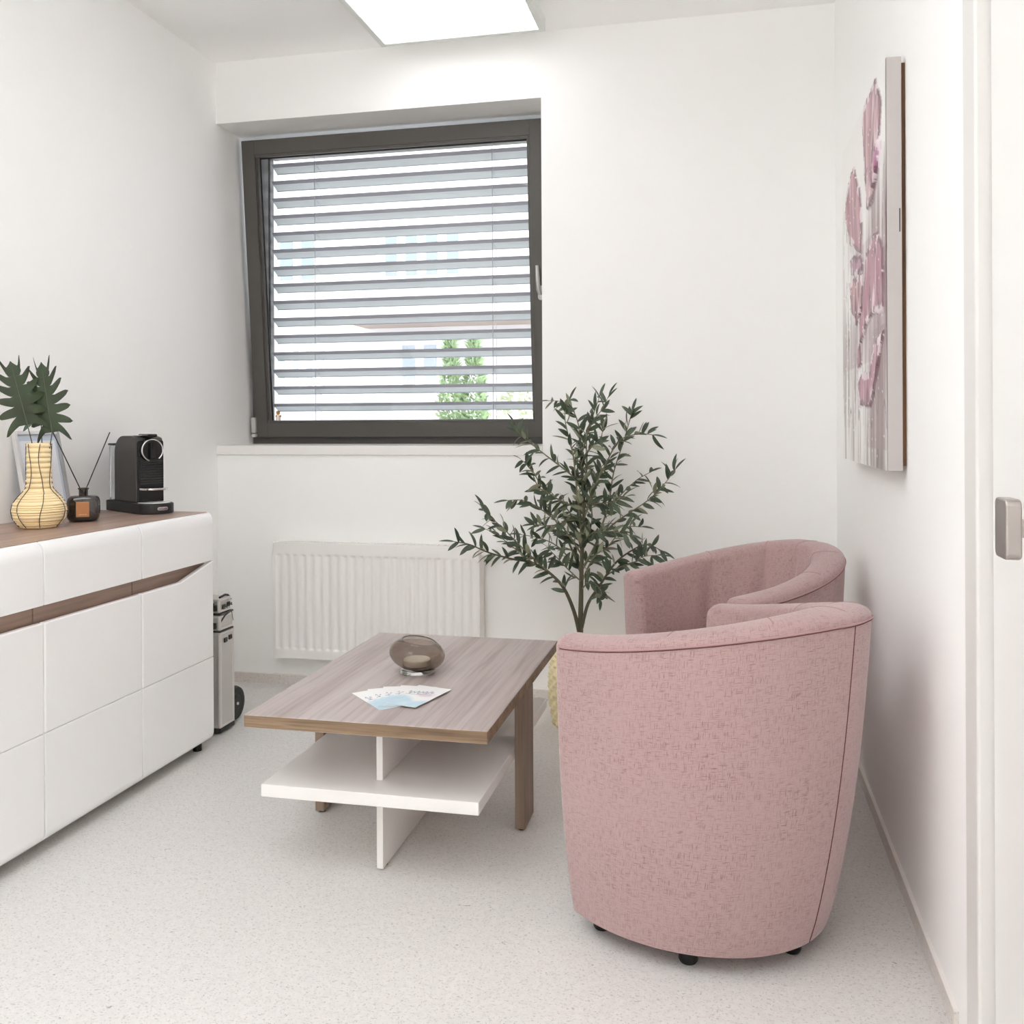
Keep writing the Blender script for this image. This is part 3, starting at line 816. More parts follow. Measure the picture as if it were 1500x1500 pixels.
def wheel(x):
    wc = (x, 3.297, .066)
    pr = [(.0005, -.020), (.030, -.020), (.034, -.016), (.046, -.020), (.060, -.017), (.065, -.006), (.065, .006), (.060, .017), (.046, .020), (.034, .016), (.030, .020), (.0005, .020)]
    q = MB().lathe(pr, 36)
    wm = MB().add([(wc[0]+v[2], wc[1]+v[0], wc[2]+v[1]) for v in q.v], q.f)
    o = wm.build('wheel', 'rubber', cs_t)
    q = MB().lathe([(.0005, 0), (.007, 0), (.006, .003), (.0005, .004)], 16)
    MB().add([(wc[0]+.020+v[2], wc[1]+v[0], wc[2]+v[1]) for v in q.v], q.f).build('hub', 'chrome', o)
wheel(-1.843)

# ------------------------------------------------------------------ coffee table
TZ = .41; tx0, tx1, ty0, ty1 = -1.170, -.546, 2.147, 3.092
tb = thing('coffee_table', (-.857, 2.62, 0), 'low coffee table with greyish oak top and white crossed shelf', 'table')
m = MB().box(tx0, tx1, ty0, ty1, TZ-.031, TZ, .0012, 1)
# edges carry the browner edge band
for i, fce in enumerate(m.f):
    zs_ = [m.v[k][2] for k in fce]
    if max(zs_)-min(zs_) > .02: m.m[i] = 1
m.build('tabletop', ['wood_top', 'wood_edge'], tb, smooth=False)
for x0, x1 in ((-.574, -.546), (-1.170, -1.142)):
    MB().box(x0, x1, 2.562, 2.683, .006, TZ-.031, .0012, 1).build('leg', 'wood_leg', tb, smooth=False)
for (x, y, rr) in ((-.560, 2.58, .010), (-.560, 2.665, .010), (-1.156, 2.58, .010), (-1.156, 2.665, .010), (-.857, 2.30, .006), (-.857, 2.93, .006)):
    MB().lathe([(.0005, 0), (rr, 0), (rr, .006), (.0005, .006)], 14, (x, y, 0)).build('glide', 'black_plastic', tb)
MB().box(-1.140, -.576, 2.176, 3.052, .198, .229, .0012, 1).build('shelf', 'white_satin', tb, smooth=False)
MB().box(-.866, -.849, 2.262, 2.965, .005, .198, .001, 1).build('lower_divider', 'white_satin', tb, smooth=False)
MB().box(-.866, -.849, 2.262, 2.965, .229, TZ-.031, .001, 1).build('upper_divider', 'white_satin', tb, smooth=False)

# smoked glass bowl
gx, gy = -.874, 2.615
gb = thing('glass_bowl', (gx, gy, TZ+.0005), 'smoked glass globe bowl with clear foot on the coffee table', 'bowl')
tiltm = Matrix.Translation((gx, gy, TZ+.056)) @ Matrix.Rotation(math.radians(9), 4, 'Y')
pro = []
for i in range(0, 27):
    t = -PI/2+.55+(PI-.55-.62)*i/26; pro.append((.081*math.cos(t), 0.048*math.sin(t)))
inner = [(max(.002, r_-.0022), z*.965) for r_, z in pro[::-1]]
full = [(.0008, pro[0][1])]+pro+inner+[(.0008, pro[0][1]+.006)]
q = MB().lathe(full, 56)
MB().add([tuple(tiltm @ Vector(v)) for v in q.v], q.f).build('globe', 'smoke', gb, ang=80)
MB().lathe([(.0008, 0), (.049, 0), (.052, .004), (.050, .0085), (.044, .0125), (.0008, .0125)], 48, (gx, gy, TZ+.0005)).build('glass_foot', 'clear', gb)
cd = MB().lathe([(.0008, .0), (.037, 0), (.039, .003), (.039, .017), (.036, .020), (.0008, .0195)], 40, (gx-.001, gy, TZ+.0215))
cdo = tag(cd.build('candle', 'wax'), 'short white candle inside the smoked glass bowl', 'candle')
# leaflets fanned out in front of it
def leaflet(i, ang, zz):
    w_, h_ = .102, .180
    px, py = -.815, 2.285
    lm = thing('leaflet', (px, py, zz), '', 'leaflet', 'fan of leaflets on the coffee table')
    lm.rotation_euler = (0, 0, math.radians(ang-90))
    m = MB(); nx, ny = 20, 34
    vs = [(-w_/2+w_*a/nx, h_*b/ny, .0006) for a in range(nx+1) for b in range(ny+1)]
    fs = [(a*(ny+1)+b, (a+1)*(ny+1)+b, (a+1)*(ny+1)+b+1, a*(ny+1)+b+1) for a in range(nx) for b in range(ny)]
    m.add(vs, fs)
    m.box(-w_/2, w_/2, 0, h_, 0, .0005, 0, 1, 1)
    o = m.build('leaflet_sheet', ['paint', 'paper_edge'], lm, smooth=False, world=False)
    ca = o.data.color_attributes.new('paint', 'FLOAT_COLOR', 'POINT')
    W_ = lin(240, 240, 240); Bl = lin(170, 208, 226); Pk = lin(226, 214, 222); Gy = lin(128, 140, 156)
    for k, v in enumerate(o.data.vertices):
        x, y = v.co.x/w_+.5, v.co.y/h_
        wav = .36+.10*math.sin(x*5+1.0)+.05*noise.noise((x*4, y*4, 1))
        c_ = Vector(W_[:3])
        t = max(0, min(1, (wav-y)/.10+.5))
        t *= .75+.25*noise.noise((x*6, y*9, 3.3))
        c_ = c_.lerp(Vector(Bl[:3]), t)
        t2 = max(0, 1-((x-.66)**2/.09+(y-.60)**2/.02)); c_ = c_.lerp(Vector(Pk[:3]), min(1, t2*1.3))
        ca.data[k].color = (c_.x, c_.y, c_.z, 1)
    # handwriting-like line across the sheet
    s = MB(); pts = []
    for q in range(60):
        u = q/59; pts.append((-.040+.066*u, h_*.60+.010*math.sin(u*38)+.004*math.sin(u*21+1)+.022*u, .0010))
    s.tube(pts, .0007, 5)
    s.tube([(-.040, h_*.53, .001), (-.01, h_*.545, .001), (.030, h_*.60, .001)], .0005, 5)
    s.build('lettering', 'print_grey', lm, world=False)
    return lm
M['print_grey'] = plain('print_grey', lin(168, 176, 188), .6)
labs = ['leaflet at the far left end of the fan, undermost', 'second leaflet from the left in the fan', 'middle leaflet of the fan on the coffee table', 'fourth leaflet from the left, just under the top one', 'rightmost leaflet of the fan, lying on top with its whole blue picture in view']
for i, a in enumerate((135, 120, 106, 91, 76)):
    lf = leaflet(i, a, TZ+.0004+i*.0012); lf['label'] = labs[i]

# ------------------------------------------------------------------ tub armchairs (local x = towards the front, y = sideways)
def make_chair(label):
    t = thing('tub_armchair', (0, 0, 0), label, 'armchair', 'pink tub armchairs')
    ZB = .042
    A90 = PI/2; NA = 84
    FRONT_T, FRONT_B = .433, .398
    def ztop(f_):
        u = max(0, min(1, (f_+.105)/.538)); return .655+.096*(1-u)**1.25
    def plan(s, aw, f0, b_, ff):
        """s in -1..1 along the U; returns (f, lat) and outward normal"""
        sa = abs(s); sg = 1 if s >= 0 else -1
        cut = .74
        if sa <= cut:
            a = sa/cut*A90; f_ = f0+b_*(1-math.cos(a)); l = aw*math.sin(a)
            n = Vector((-math.cos(a)/b_, math.sin(a)/aw)).normalized()
        else:
            k = (sa-cut)/(1-cut); f_ = f0+b_+(ff-f0-b_)*k; l = aw-.004*k; n = Vector((0, 1))
        return f_, sg*l, Vector((n.x, sg*n.y))
    def outer(s, z, zt):
        k = max(0, min(1, (z-ZB)/(zt-ZB))); k = k**.85
        fb, lb, nb_ = plan(s, .294, 0, .345, FRONT_B); ft, lt, nt_ = plan(s, .312, -.112, .432, FRONT_T)
        bul = .012*math.sin(PI*k)
        n = (nb_*(1-k)+nt_*k).normalized()
        return fb*(1-k)+ft*k+n.x*bul, lb*(1-k)+lt*k+n.y*bul, n
    arc = []
    def section(s):
        ft, lt, nt_ = plan(s, .312, -.112, .432, FRONT_T)
        zt = ztop(ft); th = .088+.022*(1-min(1, abs(s)/.55))
        pts = []
        zw = zt-.026
        for i in range(0, 15):
            z = ZB+(zw-ZB)*i/14; f_, l, n = outer(s, z, zt); pts.append((f_, l, z))
        f_, l, n = outer(s, zw, zt)
        # crest
        for i in range(1, 11):
            a = PI*i/10*.98
            off = th/2*(1-math.cos(a)); h = .026*math.sin(a)**.7
            pts.append((f_-n.x*off, l-n.y*off, zw+h))
        # padded inner face with vertical channels
        ch = .5+.5*math.cos(s*PI/.135) if abs(s) < .68 else 0
        groove = .007*max(0, ch)**6
        for i in range(1, 13):
            z = zw-(zw-.34)*i/12; q = i/12
            pad = .016*math.sin(PI*min(1, q*1.1))*(1-max(0, ch)**4*.55)
            off = th+pad-groove-.045*q*0
            fo, lo, no = outer(s, z, zt)
            pts.append((fo-no.x*off, lo-no.y*off, z))
        return pts
    secs = [section(-1+2*i/NA) for i in range(NA+1)]
    m = MB(); ns = len(secs[0])
    cum = [0]
    for i in range(NA):
        a, b = Vector(secs[i][8]), Vector(secs[i+1][8]); cum.append(cum[-1]+(b-a).length)
    vcum = [0]
    for j in range(ns-1): vcum.append(vcum[-1]+(Vector(secs[10][j+1])-Vector(secs[10][j])).length)
    vs = [p for s_ in secs for p in s_]; uv = [(cum[i], vcum[j]) for i in range(NA+1) for j in range(ns)]
    m.add(vs, [(i*ns+j, i*ns+j+1, (i+1)*ns+j+1, (i+1)*ns+j) for i in range(NA) for j in range(ns-1)], 0, uv)
    # rounded arm fronts
    for i, sg in ((0, -1), (NA, 1)):
        sec = secs[i]; cen = Vector((sum(p[0] for p in sec)/ns, sum(p[1] for p in sec)/ns, 0))
        half = 15+5
        ring_prev = sec
        rings = [sec]
        for r_ in (1, 2, 3):
            q = r_/3; out = .022*math.sin(q*PI/2); ins = .014*(1-math.cos(q*PI/2))
            ring = []
            for j, p in enumerate(sec):
                mid = (Vector(sec[min(j, ns-1)])+Vector(sec[max(0, ns-1-j)]))/2
                d = Vector((0, (-1 if (p[1]-mid.y) > 0 else 1)*ins, -ins if 15 <= j <= 24 else 0))
                ring.append((p[0]+out, p[1]+d.y, p[2]+d.z))
            rings.append(ring)
        vv = [p for r_ in rings for p in r_]; fs = []
        uvv = [(p[0]+p[1], p[2]) for p in vv]
        for r_ in range(3):
            for j in range(ns-1):
                q = (r_*ns+j, r_*ns+j+1, (r_+1)*ns+j+1, (r_+1)*ns+j); fs.append(q if sg < 0 else q[::-1])
        lastr = 3*ns
        # close the arm front with strips from the outer column to the inner one
        ja, jb = 0, ns-1
        while jb-ja > 1:
            if ja < 14 and (jb <= 25 or vv[lastr+ja][2] < vv[lastr+jb][2]):
                tri = (lastr+ja, lastr+ja+1, lastr+jb); ja += 1
            elif jb > 25:
                tri = (lastr+ja, lastr+jb-1, lastr+jb); jb -= 1
            else:
                if (ja+jb) % 2: tri = (lastr+ja, lastr+ja+1, lastr+jb); ja += 1
                else: tri = (lastr+ja, lastr+jb-1, lastr+jb); jb -= 1
            fs.append(tri if sg < 0 else tri[::-1])
        m.add(vv, fs, 0, uvv)
    shell = m.build('shell', 'pink', t, world=False, ang=75)
    # underside and front apron
    m = MB()
    bot = [(s_[0][0], s_[0][1]) for s_ in secs]
    inn = [(x*.94+.012, y*.94) for x, y in bot]
    poly = inn
    m.prism(poly, ZB+.004, .335, 'Z')
    m.box(.30, .440, -.205, .205, ZB+.004, .315, .02, 3)
    for i in range(len(m.f)): m.uv[i] = [(m.v[k][0]+m.v[k][1], m.v[k][2]) for k in m.f[i]]
    m.build('seat_base', 'pink', t, world=False)
    m = MB()
    def cush(u, v):
        th_ = 2*PI*u; ph = PI*(v-.5)
        def e_(c_, p): return math.copysign(abs(c_)**p, c_)
        x = .215+.265*e_(math.cos(ph), .35)*e_(math.cos(th_), .6); y = .212*e_(math.cos(ph), .35)*e_(math.sin(th_), .6)
        if x < .2: y *= 1-.25*((.2-x)/.27)
        return (x, y, .385+.055*e_(math.sin(ph), .6)+.012*(1-((x-.21)/.27)**2-(y/.25)**2)*(1 if ph > 0 else 0))
    m.grid(cush, 56, 24, True, 0, lambda u, v: (cush(u, v)[0]+cush(u, v)[2], cush(u, v)[1]))
    m.build('seat_cushion', 'pink', t, world=False, ang=80)
    # welt running round the outside below the crest, and the back seam
    pts = []
    for s_ in secs: pts.append((s_[14][0], s_[14][1], s_[14][2]))
    pp = []
    for i, p in enumerate(pts):
        sv = -1+2*i/NA; f_, l, n = outer(sv, p[2], p[2]+.026); pp.append((p[0]+n.x*.0006, p[1]+n.y*.0006, p[2]))
    MB().tube(pp, .0022, 8).build('piping', 'pink_piping', t, world=False)
    m = MB(); 
    c_i = NA//2
    m.tube([(p[0]-.0002, p[1], p[2]) for p in secs[c_i][0:15]], .0012, 6)
    m.tube([(p[0]-.0002, p[1], p[2]-.0032) for p in [(q[0], q[1], q[2]) for q in pp]], .0011, 6)
    m.build('back_seam', 'pink_seam', t, world=False)
    # inner channel stitching follows the grooves
    for k in range(-4, 5, 2):
        sv = k*.135; s_ = section(sv)
        if abs(sv) > .68: continue
        pl_ = s_[17:34]
        MB().tube(pl_, .0013, 5).build('channel_stitch', 'pink_piping', t, world=False)
    for (x, y) in ((.375, .235), (.375, -.235), (.165, .19), (.165, -.19), (.05, -.01)):
        MB().lathe([(.0005, 0), (.017, 0), (.0205, .006), (.0205, .030), (.018, ZB+.004), (.0005, ZB+.004)], 18, (x, y, 0)).build('foot', 'black_plastic', t, world=False)
    return t
ch1 = make_chair('pink tub armchair nearest the camera, its rounded back towards us')
ch1.location = (.166, 2.068, 0); ch1.rotation_euler = (0, 0, math.radians(180-38))
ch2 = copy_tree(ch1); ch2['label'] = 'pink tub armchair farther off by the plant, its padded inside in view'
ch2.location = (.2153, 3.126, 0); ch2.rotation_euler = (0, 0, math.radians(180+38))

# ------------------------------------------------------------------ olive plant in a woven basket
ox, oy = -.533, 3.535
bk = thing('woven_basket', (ox, oy, 0), 'cream woven seagrass basket holding the olive plant behind the armchairs', 'basket')
rows = 44; pr = []
for i in range(rows+1):
    z = .27*i/rows; pr.append((.092+.030*math.sin(PI*min(1, .12+.62*i/rows))-.008*(i/rows)**2, z))
def weave(i, t, z):
    r_ = int(z/.0185); return .0055*math.sin(t*15+r_*PI)*1.0+.004*abs(math.sin(PI*z/.0185))
m = MB().lathe([(.001, .001)]+pr+[(pr[-1][0]-.012, .27), (pr[-1][0]-.014, .20)], 150, (ox, oy, 0), fn=lambda i, t, z: weave(i, t, z) if 1 <= i <= rows+1 else 0)
m.build('basket_wall', 'basket', bk, ang=80)
MB().lathe([(.001, .205), (.098, .205), (.098, .2), (.001, .2)], 40, (ox, oy, 0)).build('moss_filling', 'soil', bk)
pt = thing('olive_plant', (ox, oy, .206), 'artificial olive plant with small grey green leaves standing in the basket', 'plant')
# branches: (x offset, height) way points read off the plant's own proportions, depth spread by branch
CAMZ = 1.13
def wp(zx, zy, dy):
    """way point in the plant's own frame: lateral and height from its silhouette, depth offset dy"""
    k = .2533*3.56/1387
    sc = 1+dy/3.6
    X = (zx-843)*k; Z = CAMZ-(zy*.2533+560-620)*3.56/1387
    return Vector((ox+X*.975*sc+.22*X*0-dy*.15, oy+dy+X*.0, CAMZ+(Z-CAMZ)*sc))
br = [
 ([(838, 2030), (838, 1430), (842, 1250), (847, 1050), (855, 880), (862, 700), (852, 520), (845, 400)], 0, .0, .0125, .004, 0),
 ([(838, 1480), (800, 1330), (735, 1190), (640, 1100), (540, 1050), (430, 1035), (280, 1000), (160, 955), (60, 940)], -.0, -.16, .009, .0016, 1),
 ([(640, 1100), (480, 960), (370, 855), (285, 785), (240, 735)], -.06, -.20, .003, .0012, 1),
 ([(560, 1060), (410, 950), (330, 890), (255, 860)], -.07, -.05, .0028, .0011, 1),
 ([(845, 1420), (885, 1280), (950, 1180), (1040, 1050), (1130, 975), (1230, 930), (1320, 965)], 0, -.10, .0075, .0014, 1),
 ([(1000, 1110), (1080, 1060), (1150, 1040), (1210, 1000), (1290, 990)], -.03, -.16, .0028, .0012, 1),
 ([(848, 1120), (770, 930), (650, 740), (580, 600), (540, 500)], 0, .10, .005, .0014, 1),
 ([(846, 620), (800, 550), (740, 500), (650, 435), (550, 360), (480, 305), (445, 245)], 0, -.10, .0042, .0012, 1),
 ([(852, 1080), (930, 940), (965, 840), (1010, 700), (1040, 520), (1100, 340), (1150, 170)], 0, .08, .0055, .0013, 1),
 ([(950, 900), (1040, 815), (1150, 740), (1250, 670), (1330, 590), (1400, 500)], .03, -.05, .0038, .0012, 1),
 ([(985, 760), (1090, 640), (1180, 560), (1260, 515)], .03, .14, .003, .0011, 1),
 ([(858, 800), (930, 600), (1000, 460), (1070, 340), (1180, 300), (1270, 305)], 0, -.08, .004, .0012, 1),
 ([(848, 900), (820, 620), (800, 430), (770, 310), (750, 190), (780, 100)], 0, -.06, .0045, .0012, 1),
 ([(856, 720), (880, 480), (880, 300), (920, 190), (960, 80)], 0, .05, .0045, .0012, 1),
 ([(850, 560), (840, 350), (830, 240), (790, 150), (720, 110), (650, 105)], 0, .10, .0035, .001, 1),
 ([(858, 740), (730, 690), (620, 620), (550, 510), (490, 455)], 0, -.18, .0038, .0012, 1),
 ([(848, 1000), (740, 850), (620, 750), (500, 690), (400, 690)], 0, -.12, .004, .0012, 1),
 ([(846, 1100), (710, 960), (600, 910), (480, 890)], 0, .06, .0038, .0012, 1),
 ([(850, 1150), (920, 1010), (1000, 950), (1100, 840), (1200, 830)], 0, -.14, .004, .0012, 1),
 ([(850, 1160), (760, 1080), (700, 1020), (640, 960)], 0, -.20, .003, .0012, 1),
 ([(846, 1200), (900, 1150), (960, 1200), (960, 1260)], 0, -.18, .003, .0012, 1),
 ([(856, 700), (940, 700), (1030, 690), (1110, 660)], 0, -.16, .003, .0012, 1),
 ([(850, 460), (900, 380), (960, 330), (980, 260)], 0, -.10, .003, .0012, 1),
 ([(850, 1000), (800, 800), (720, 690), (640, 640)], 0, .14, .0035, .0012, 1),
 ([(860, 950), (910, 800), (900, 640), (960, 500), (1020, 440)], 0, .12, .0035, .0012, 1),
 ([(850, 420), (905, 250), (970, 160), (1015, 75)], 0, -.04, .0028, .001, 1),
 ([(850, 950), (900, 880), (1010, 860), (1140, 880)], 0, -.20, .0032, .0012, 1),
 ([(845, 800), (770, 800), (680, 830), (560, 830)], 0, -.20, .0032, .0012, 1),
]
rnd = random.Random(11)
trunk = MB(); twigs = MB(); leaves = MB()
def leaf(p, d, nrm, ln, wd, curl):
    d = d.normalized(); s_ = d.cross(nrm).normalized(); n = s_.cross(d)
    rowsv = []
    K = 6
    for i in range(K+1):
        q = i/K; w_ = wd*.5*math.sin(PI*min(1, .04+q*.96))**.62*(1-.2*q) if i < K else .0004
        c_ = p+d*(ln*q)-n*(curl*ln*q*q)
        rowsv += [c_+s_*w_+n*(w_*.35), c_, c_-s_*w_+n*(w_*.35)]
    leaves.add(rowsv, [(i*3+k+1, i*3+k, i*3+k+3, i*3+k+4) for i in range(K) for k in (0, 1)])
def smooth_path(P, n):
    out = []
    for i in range(len(P)-1):
        p0, p1, p2, p3 = P[max(i-1, 0)], P[i], P[i+1], P[min(i+2, len(P)-1)]
        for k in range(n):
            t = k/n; out.append(.5*((2*p1)+(p2-p0)*t+(2*p0-5*p1+4*p2-p3)*t*t+(3*p1-p0-3*p2+p3)*t**3))
    out.append(P[-1]); return out
for bi, (pts, d0, d1, r0, r1, kind) in enumerate(br):
    n = len(pts)
    P = [wp(x, y, d0+(d1-d0)*(i/(n-1))**1.2) for i, (x, y) in enumerate(pts)]
    if bi == 0: P[0].z = .208
    S = smooth_path(P, 6); k = len(S)
    (trunk if r0 >= .0074 else twigs).tube(S, [r0+(r1-r0)*(i/(k-1))**.7 for i in range(k)], 8)
    # leaves in loose opposite pairs along the outer part of each branch
    tot = sum((S[i+1]-S[i]).length for i in range(k-1)); step = .0185; acc = 0; nxt = .03 if kind else tot*.55
    if bi in (1, 4): nxt = tot*.28
    for i in range(k-1):
        seg = (S[i+1]-S[i]).length
        while acc+seg >= nxt:
            t = (nxt-acc)/seg; p = S[i].lerp(S[i+1], t); d = (S[i+1]-S[i]).normalized()
            for sg in ((1, -1) if rnd.random() < .5 else (rnd.choice((1, -1)),)):
                rv = Vector((rnd.uniform(-1, 1), rnd.uniform(-1, 1), rnd.uniform(-.6, 1))).normalized()
                side = d.cross(rv).normalized()*sg
                dd = (d*rnd.uniform(.3, 1.0)+side*rnd.uniform(.5, 1.1)+Vector((0, 0, rnd.uniform(-.35, .4)))).normalized()
                nn_ = Vector((rnd.uniform(-.8, .8), rnd.uniform(-1, .3), rnd.uniform(.0, 1.2)))
                nn_ = (nn_-dd*nn_.dot(dd)).normalized()
                leaf(p, dd, nn_, rnd.uniform(.046, .068), rnd.uniform(.016, .021), rnd.uniform(-.1, .4))
            nxt += step*rnd.uniform(.6, 1.5)
        acc += seg
    d = (S[-1]-S[-2]).normalized(); leaf(S[-1], d, Vector((.1, -.5, .8)), .055, .013, .15)
trunk.build('trunk', 'bark', pt); twigs.build('twigs', 'twig', pt); leaves.build('foliage', 'olive', pt, ang=80)

# ------------------------------------------------------------------ canvas painting on the right wall
AX, AY0, AY1, AZ0, AZ1 = .370, 2.362, 3.205, 1.014, 1.986
art = thing('canvas_painting', (.39, (AY0+AY1)/2, AZ0), 'unframed canvas painting of pink flowers hung on the right wall', 'painting')
MB().box(AX+.0012, R-.010, AY0, AY1, AZ0, AZ1, .002).build('canvas_sides', 'canvas', art)
MB().box(R-.010, R-.0005, AY0+.012, AY1-.012, AZ0+.012, AZ1-.012, 0).build('gap_shade_strip', 'gap_shade', art, smooth=False)  # dark strip standing in for the shadowed gap between canvas and wall
polys = [
 ([(2.498, 1.984), (2.687, 1.979), (2.729, 1.933), (2.692, 1.804), (2.637, 1.685), (2.538, 1.691), (2.447, 1.776), (2.404, 1.893)], (203, 138, 152), (226, 190, 196)),
 ([(2.895, 1.874), (3.02, 1.854), (3.083, 1.771), (3.0, 1.665), (2.754, 1.596), (2.724, 1.654), (2.782, 1.787)], (198, 128, 146), (214, 160, 172)),
 ([(2.446, 1.82), (2.399, 1.801), (2.421, 1.762), (2.537, 1.716), (2.552, 1.761)], (222, 160, 196), (196, 130, 152)),
 ([(2.985, 1.619), (2.783, 1.597), (2.70, 1.563), (2.728, 1.540), (2.969, 1.560)], (224, 172, 196), (204, 150, 172)),
 ([(2.66, 1.575), (2.56, 1.60), (2.47, 1.60), (2.39, 1.54), (2.393, 1.386), (2.481, 1.396), (2.563, 1.405), (2.665, 1.382), (2.821, 1.339), (2.853, 1.284), (2.764, 1.287), (2.80, 1.405), (2.72, 1.466)], (208, 142, 164), (186, 120, 142)),
 ([(3.021, 1.544), (2.974, 1.451), (2.849, 1.404), (2.745, 1.437), (2.715, 1.528), (2.844, 1.548)], (200, 134, 140), (216, 168, 176)),
 ([(2.824, 1.241), (2.709, 1.272), (2.605, 1.255), (2.517, 1.338), (2.394, 1.345), (2.461, 1.283), (2.557, 1.193), (2.607, 1.171), (2.797, 1.173)], (226, 170, 190), (190, 112, 142)),
]
def inside(p, x, y):
    c_ = False; n = len(p)
    for i in range(n):
        x1, y1 = p[i]; x2, y2 = p[(i+1) % n]
        if (y1 > y) != (y2 > y) and x < (x2-x1)*(y-y1)/(y2-y1)+x1: c_ = not c_
    return c_
def seg_d(a, b, x, y):
    dx, dy = b[0]-a[0], b[1]-a[1]; t = max(0, min(1, ((x-a[0])*dx+(y-a[1])*dy)/(dx*dx+dy*dy)))
    return math.hypot(x-a[0]-dx*t, y-a[1]-dy*t)
ny_, nz_ = 130, 190
vs = []; cols = []
V3 = lambda c_: Vector(lin(*c_)[:3])
for i in range(ny_+1):
    for j in range(nz_+1):
        y = AY0+(AY1-AY0)*i/ny_; z = AZ0+(AZ1-AZ0)*j/nz_
        jx = y+.020*noise.noise((y*9, z*7, 0)); jz = z+.016*noise.noise((y*9, z*7, 5))
        v = (z-AZ0)/(AZ1-AZ0)
        st = noise.noise((y*26, z*3.2, 9)); st2 = noise.noise((y*60, z*6, 2)); big = noise.noise((y*4, z*3, 4))
        c_ = V3((243, 242, 240))
        if v < .84: c_ = c_.lerp(V3((178, 168, 166)), max(0, min(1, (.30+.9*st+.5*big)*min(1, (.84-v)*4))))
        if v < .45: c_ = c_.lerp(V3((122, 108, 104)), max(0, min(1, (st2*.8+.9*st+big*.5-.12)*1.4)))
        if v < .36 and y < 2.62: c_ = c_.lerp(V3((104, 80, 78)), max(0, min(1, (1.0-abs(y-2.46)*6+st*.7))))
        if .05 < v < .80 and y < 2.72: c_ = c_.lerp(V3((140, 114, 118)), max(0, min(1, (.75+st*.9)*min(1, (2.72-y)*6)*min(1, (.80-v)*5))))
        if .28 < v < .62: c_ = c_.lerp(V3((166, 140, 146)), max(0, min(1, .35+big*.8+st*.5)))
        h = .0012*st+.0010*st2
        for pi_, (pl, ca_, cb_) in enumerate(polys):
            if inside(pl, jx, jz):
                cy_ = sum(q[0] for q in pl)/len(pl)
                w_ = .5+.5*math.sin((y-cy_)*42+noise.noise((y*8, z*9, pi_))*3)
                c_ = (V3(ca_)*.66).lerp(V3(cb_)*.84, w_)
                de = min(seg_d(pl[q], pl[(q+1) % len(pl)], jx, jz) for q in range(len(pl)))
                vv = noise.noise((y*34, z*8, 20+pi_))
                if vv > .28: c_ = c_.lerp(V3((240, 226, 232)), min(1, (vv-.28)*3.2))
                if vv < -.18: c_ = c_.lerp(V3((120, 78, 92)), min(1, (-.18-vv)*2.8))
                en = noise.noise((y*22, z*14, 60+pi_))
                if de < .016+.012*en: c_ = c_.lerp(V3((104, 72, 84)) if en < .12 else V3((240, 230, 234)), .75)
                h += .004+.002*w_
        sp = noise.noise((y*120, z*120, 31))
        if sp > .62: c_ = V3((244, 242, 240)); h += .002
        dk = abs(noise.noise((y*12, z*2.6, 44)))
        if dk < .022 and .1 < v < .8: c_ = c_.lerp(V3((74, 64, 66)), .65)
        ed = min(i, ny_-i, j, nz_-j)
        if ed == 0: h = 0
        vs.append((AX-max(0, h), y, z)); cols.append((c_.x, c_.y, c_.z, 1))
m = MB().add(vs, [(i*(nz_+1)+j, i*(nz_+1)+j+1, (i+1)*(nz_+1)+j+1, (i+1)*(nz_+1)+j) for i in range(ny_) for j in range(nz_)])
po = m.build('painted_surface', 'paint', art, ang=80)
ca = po.data.color_attributes.new('paint', 'FLOAT_COLOR', 'POINT')
for k, c_ in enumerate(cols): ca.data[k].color = c_
MB().box(AX+.029, AX+.0315, AY0-.0004, AY0+.001, 1.575, 1.63).build('paint_smear', 'dark_metal', art, smooth=False)

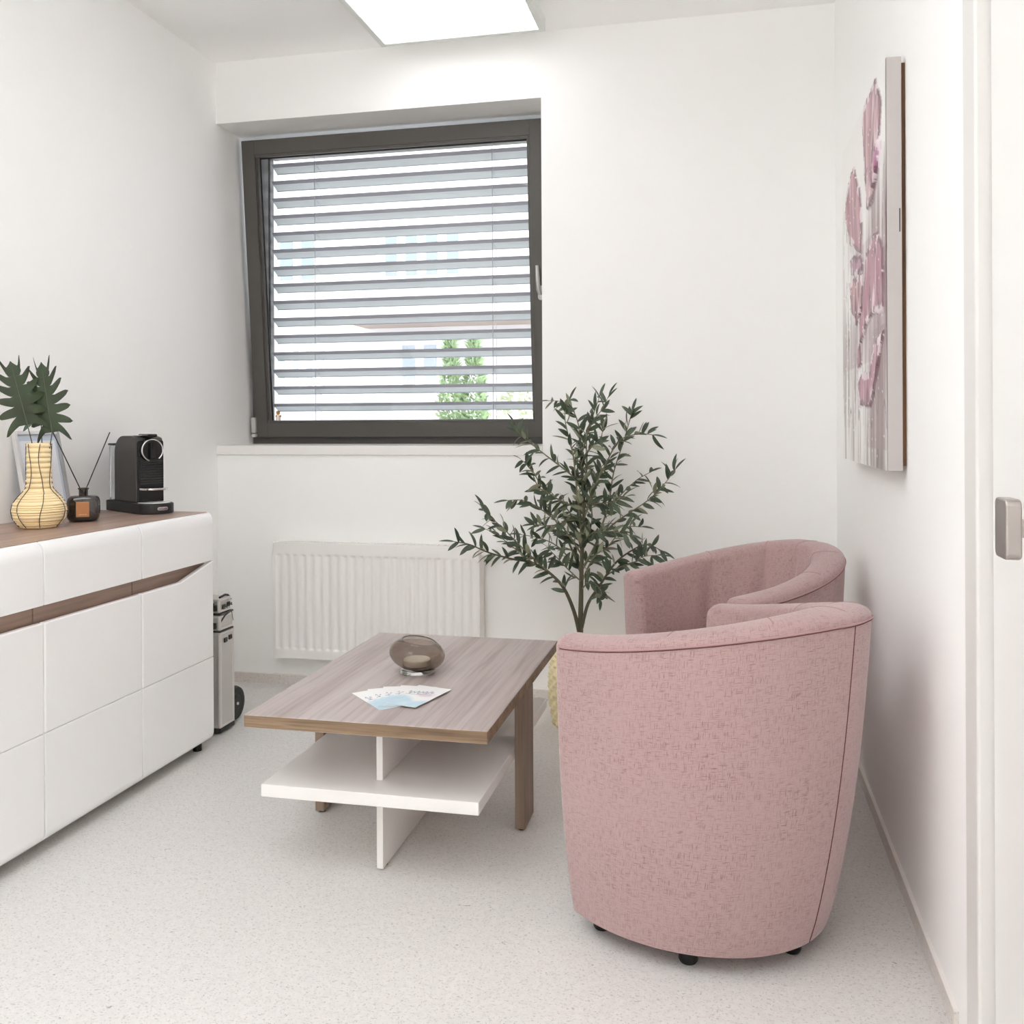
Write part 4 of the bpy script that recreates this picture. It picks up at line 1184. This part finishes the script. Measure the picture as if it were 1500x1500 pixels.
# ------------------------------------------------------------------ door in the right wall, close to the camera
dr = struct_root('door_1', (R, (DY0+DY1)/2, 0))
m = MB()
for (a, b) in ((DY1-.050, DY1+.032), (DY0-.032, DY0+.050)):
    m.box(R-.014, R+.10, a, b, 0, DZ+.045, .006, 3)
m.box(R-.014, R+.10, DY0+.045, DY1-.045, DZ-.07, DZ+.045, .006, 3)
m.build('door_frame', 'door_frame', dr)
leafd = MB().box(R+.010, R+.050, DY0+.054, DY1-.054, .006, DZ-.074, .003).build('door_leaf', 'door_paint', dr)
m = MB()
ky, kz = 1.372, .988
pl = []
for (cx, cy, a0) in ((ky+.018, kz+.031, 0), (ky-.018, kz+.031, 90), (ky-.018, kz-.031, 180), (ky+.018, kz-.031, 270)):
    for i in range(5):
        t = math.radians(a0+22.5*i); pl.append((cx+.009*math.cos(t), cy+.009*math.sin(t)))
m.prism(pl, .356, .376, 'X', .003, 3)
m.tube([(.37, ky, kz), (R+.012, ky, kz)], .0125, 18)
m.box(R+.004, R+.0105, ky-.022, ky+.022, kz-.12, kz+.10, .002)
m.build('door_knob', 'steel', leafd)

# ------------------------------------------------------------------ daylight
wd = bpy.data.worlds.new('daylight'); scene.world = wd; wd.use_nodes = True
wb = wd.node_tree.nodes['Background']; wb.inputs['Color'].default_value = (.86, .93, 1, 1); wb.inputs['Strength'].default_value = 2.8
sl = bpy.data.lights.new('sun', 'SUN'); sl.energy = 1.4; sl.angle = .03; sl.color = (1, .97, .93)
so = bpy.data.objects.new('sun', sl); COL.objects.link(so); so.location = (0, -3, 12)
so.rotation_euler = Vector((-.35, .62, -.70)).to_track_quat('-Z', 'Y').to_euler()

# ------------------------------------------------------------------ camera
cam = bpy.data.cameras.new('camera'); co = bpy.data.objects.new('camera', cam); COL.objects.link(co)
yaw, roll = .2217, -.0046
r_ = Vector((math.cos(yaw), math.sin(yaw), 0)); d_ = Vector((-math.sin(yaw), math.cos(yaw), 0)); u_ = Vector((0, 0, 1))
r2 = r_*math.cos(roll)+u_*math.sin(roll); u2 = u_*math.cos(roll)-r_*math.sin(roll)
mw = Matrix((r2, u2, -d_)).transposed().to_4x4(); mw.translation = (0, 0, 1.13)
co.matrix_world = mw
cam.sensor_width = 36; cam.lens = 1386.94/1500*36; cam.shift_y = -(750-620.43)/1500; cam.clip_start = .05
scene.camera = co
scene.view_settings.view_transform = 'Standard'; scene.view_settings.look = 'None'
scene.view_settings.gamma = 1; scene.view_settings.use_curve_mapping = False
scene.view_settings.exposure = .58
scene.cycles.max_bounces = 32; scene.cycles.diffuse_bounces = 28; scene.cycles.transparent_max_bounces = 24
scene.cycles.caustics_reflective = False; scene.cycles.caustics_refractive = True
scene.cycles.use_denoising = True
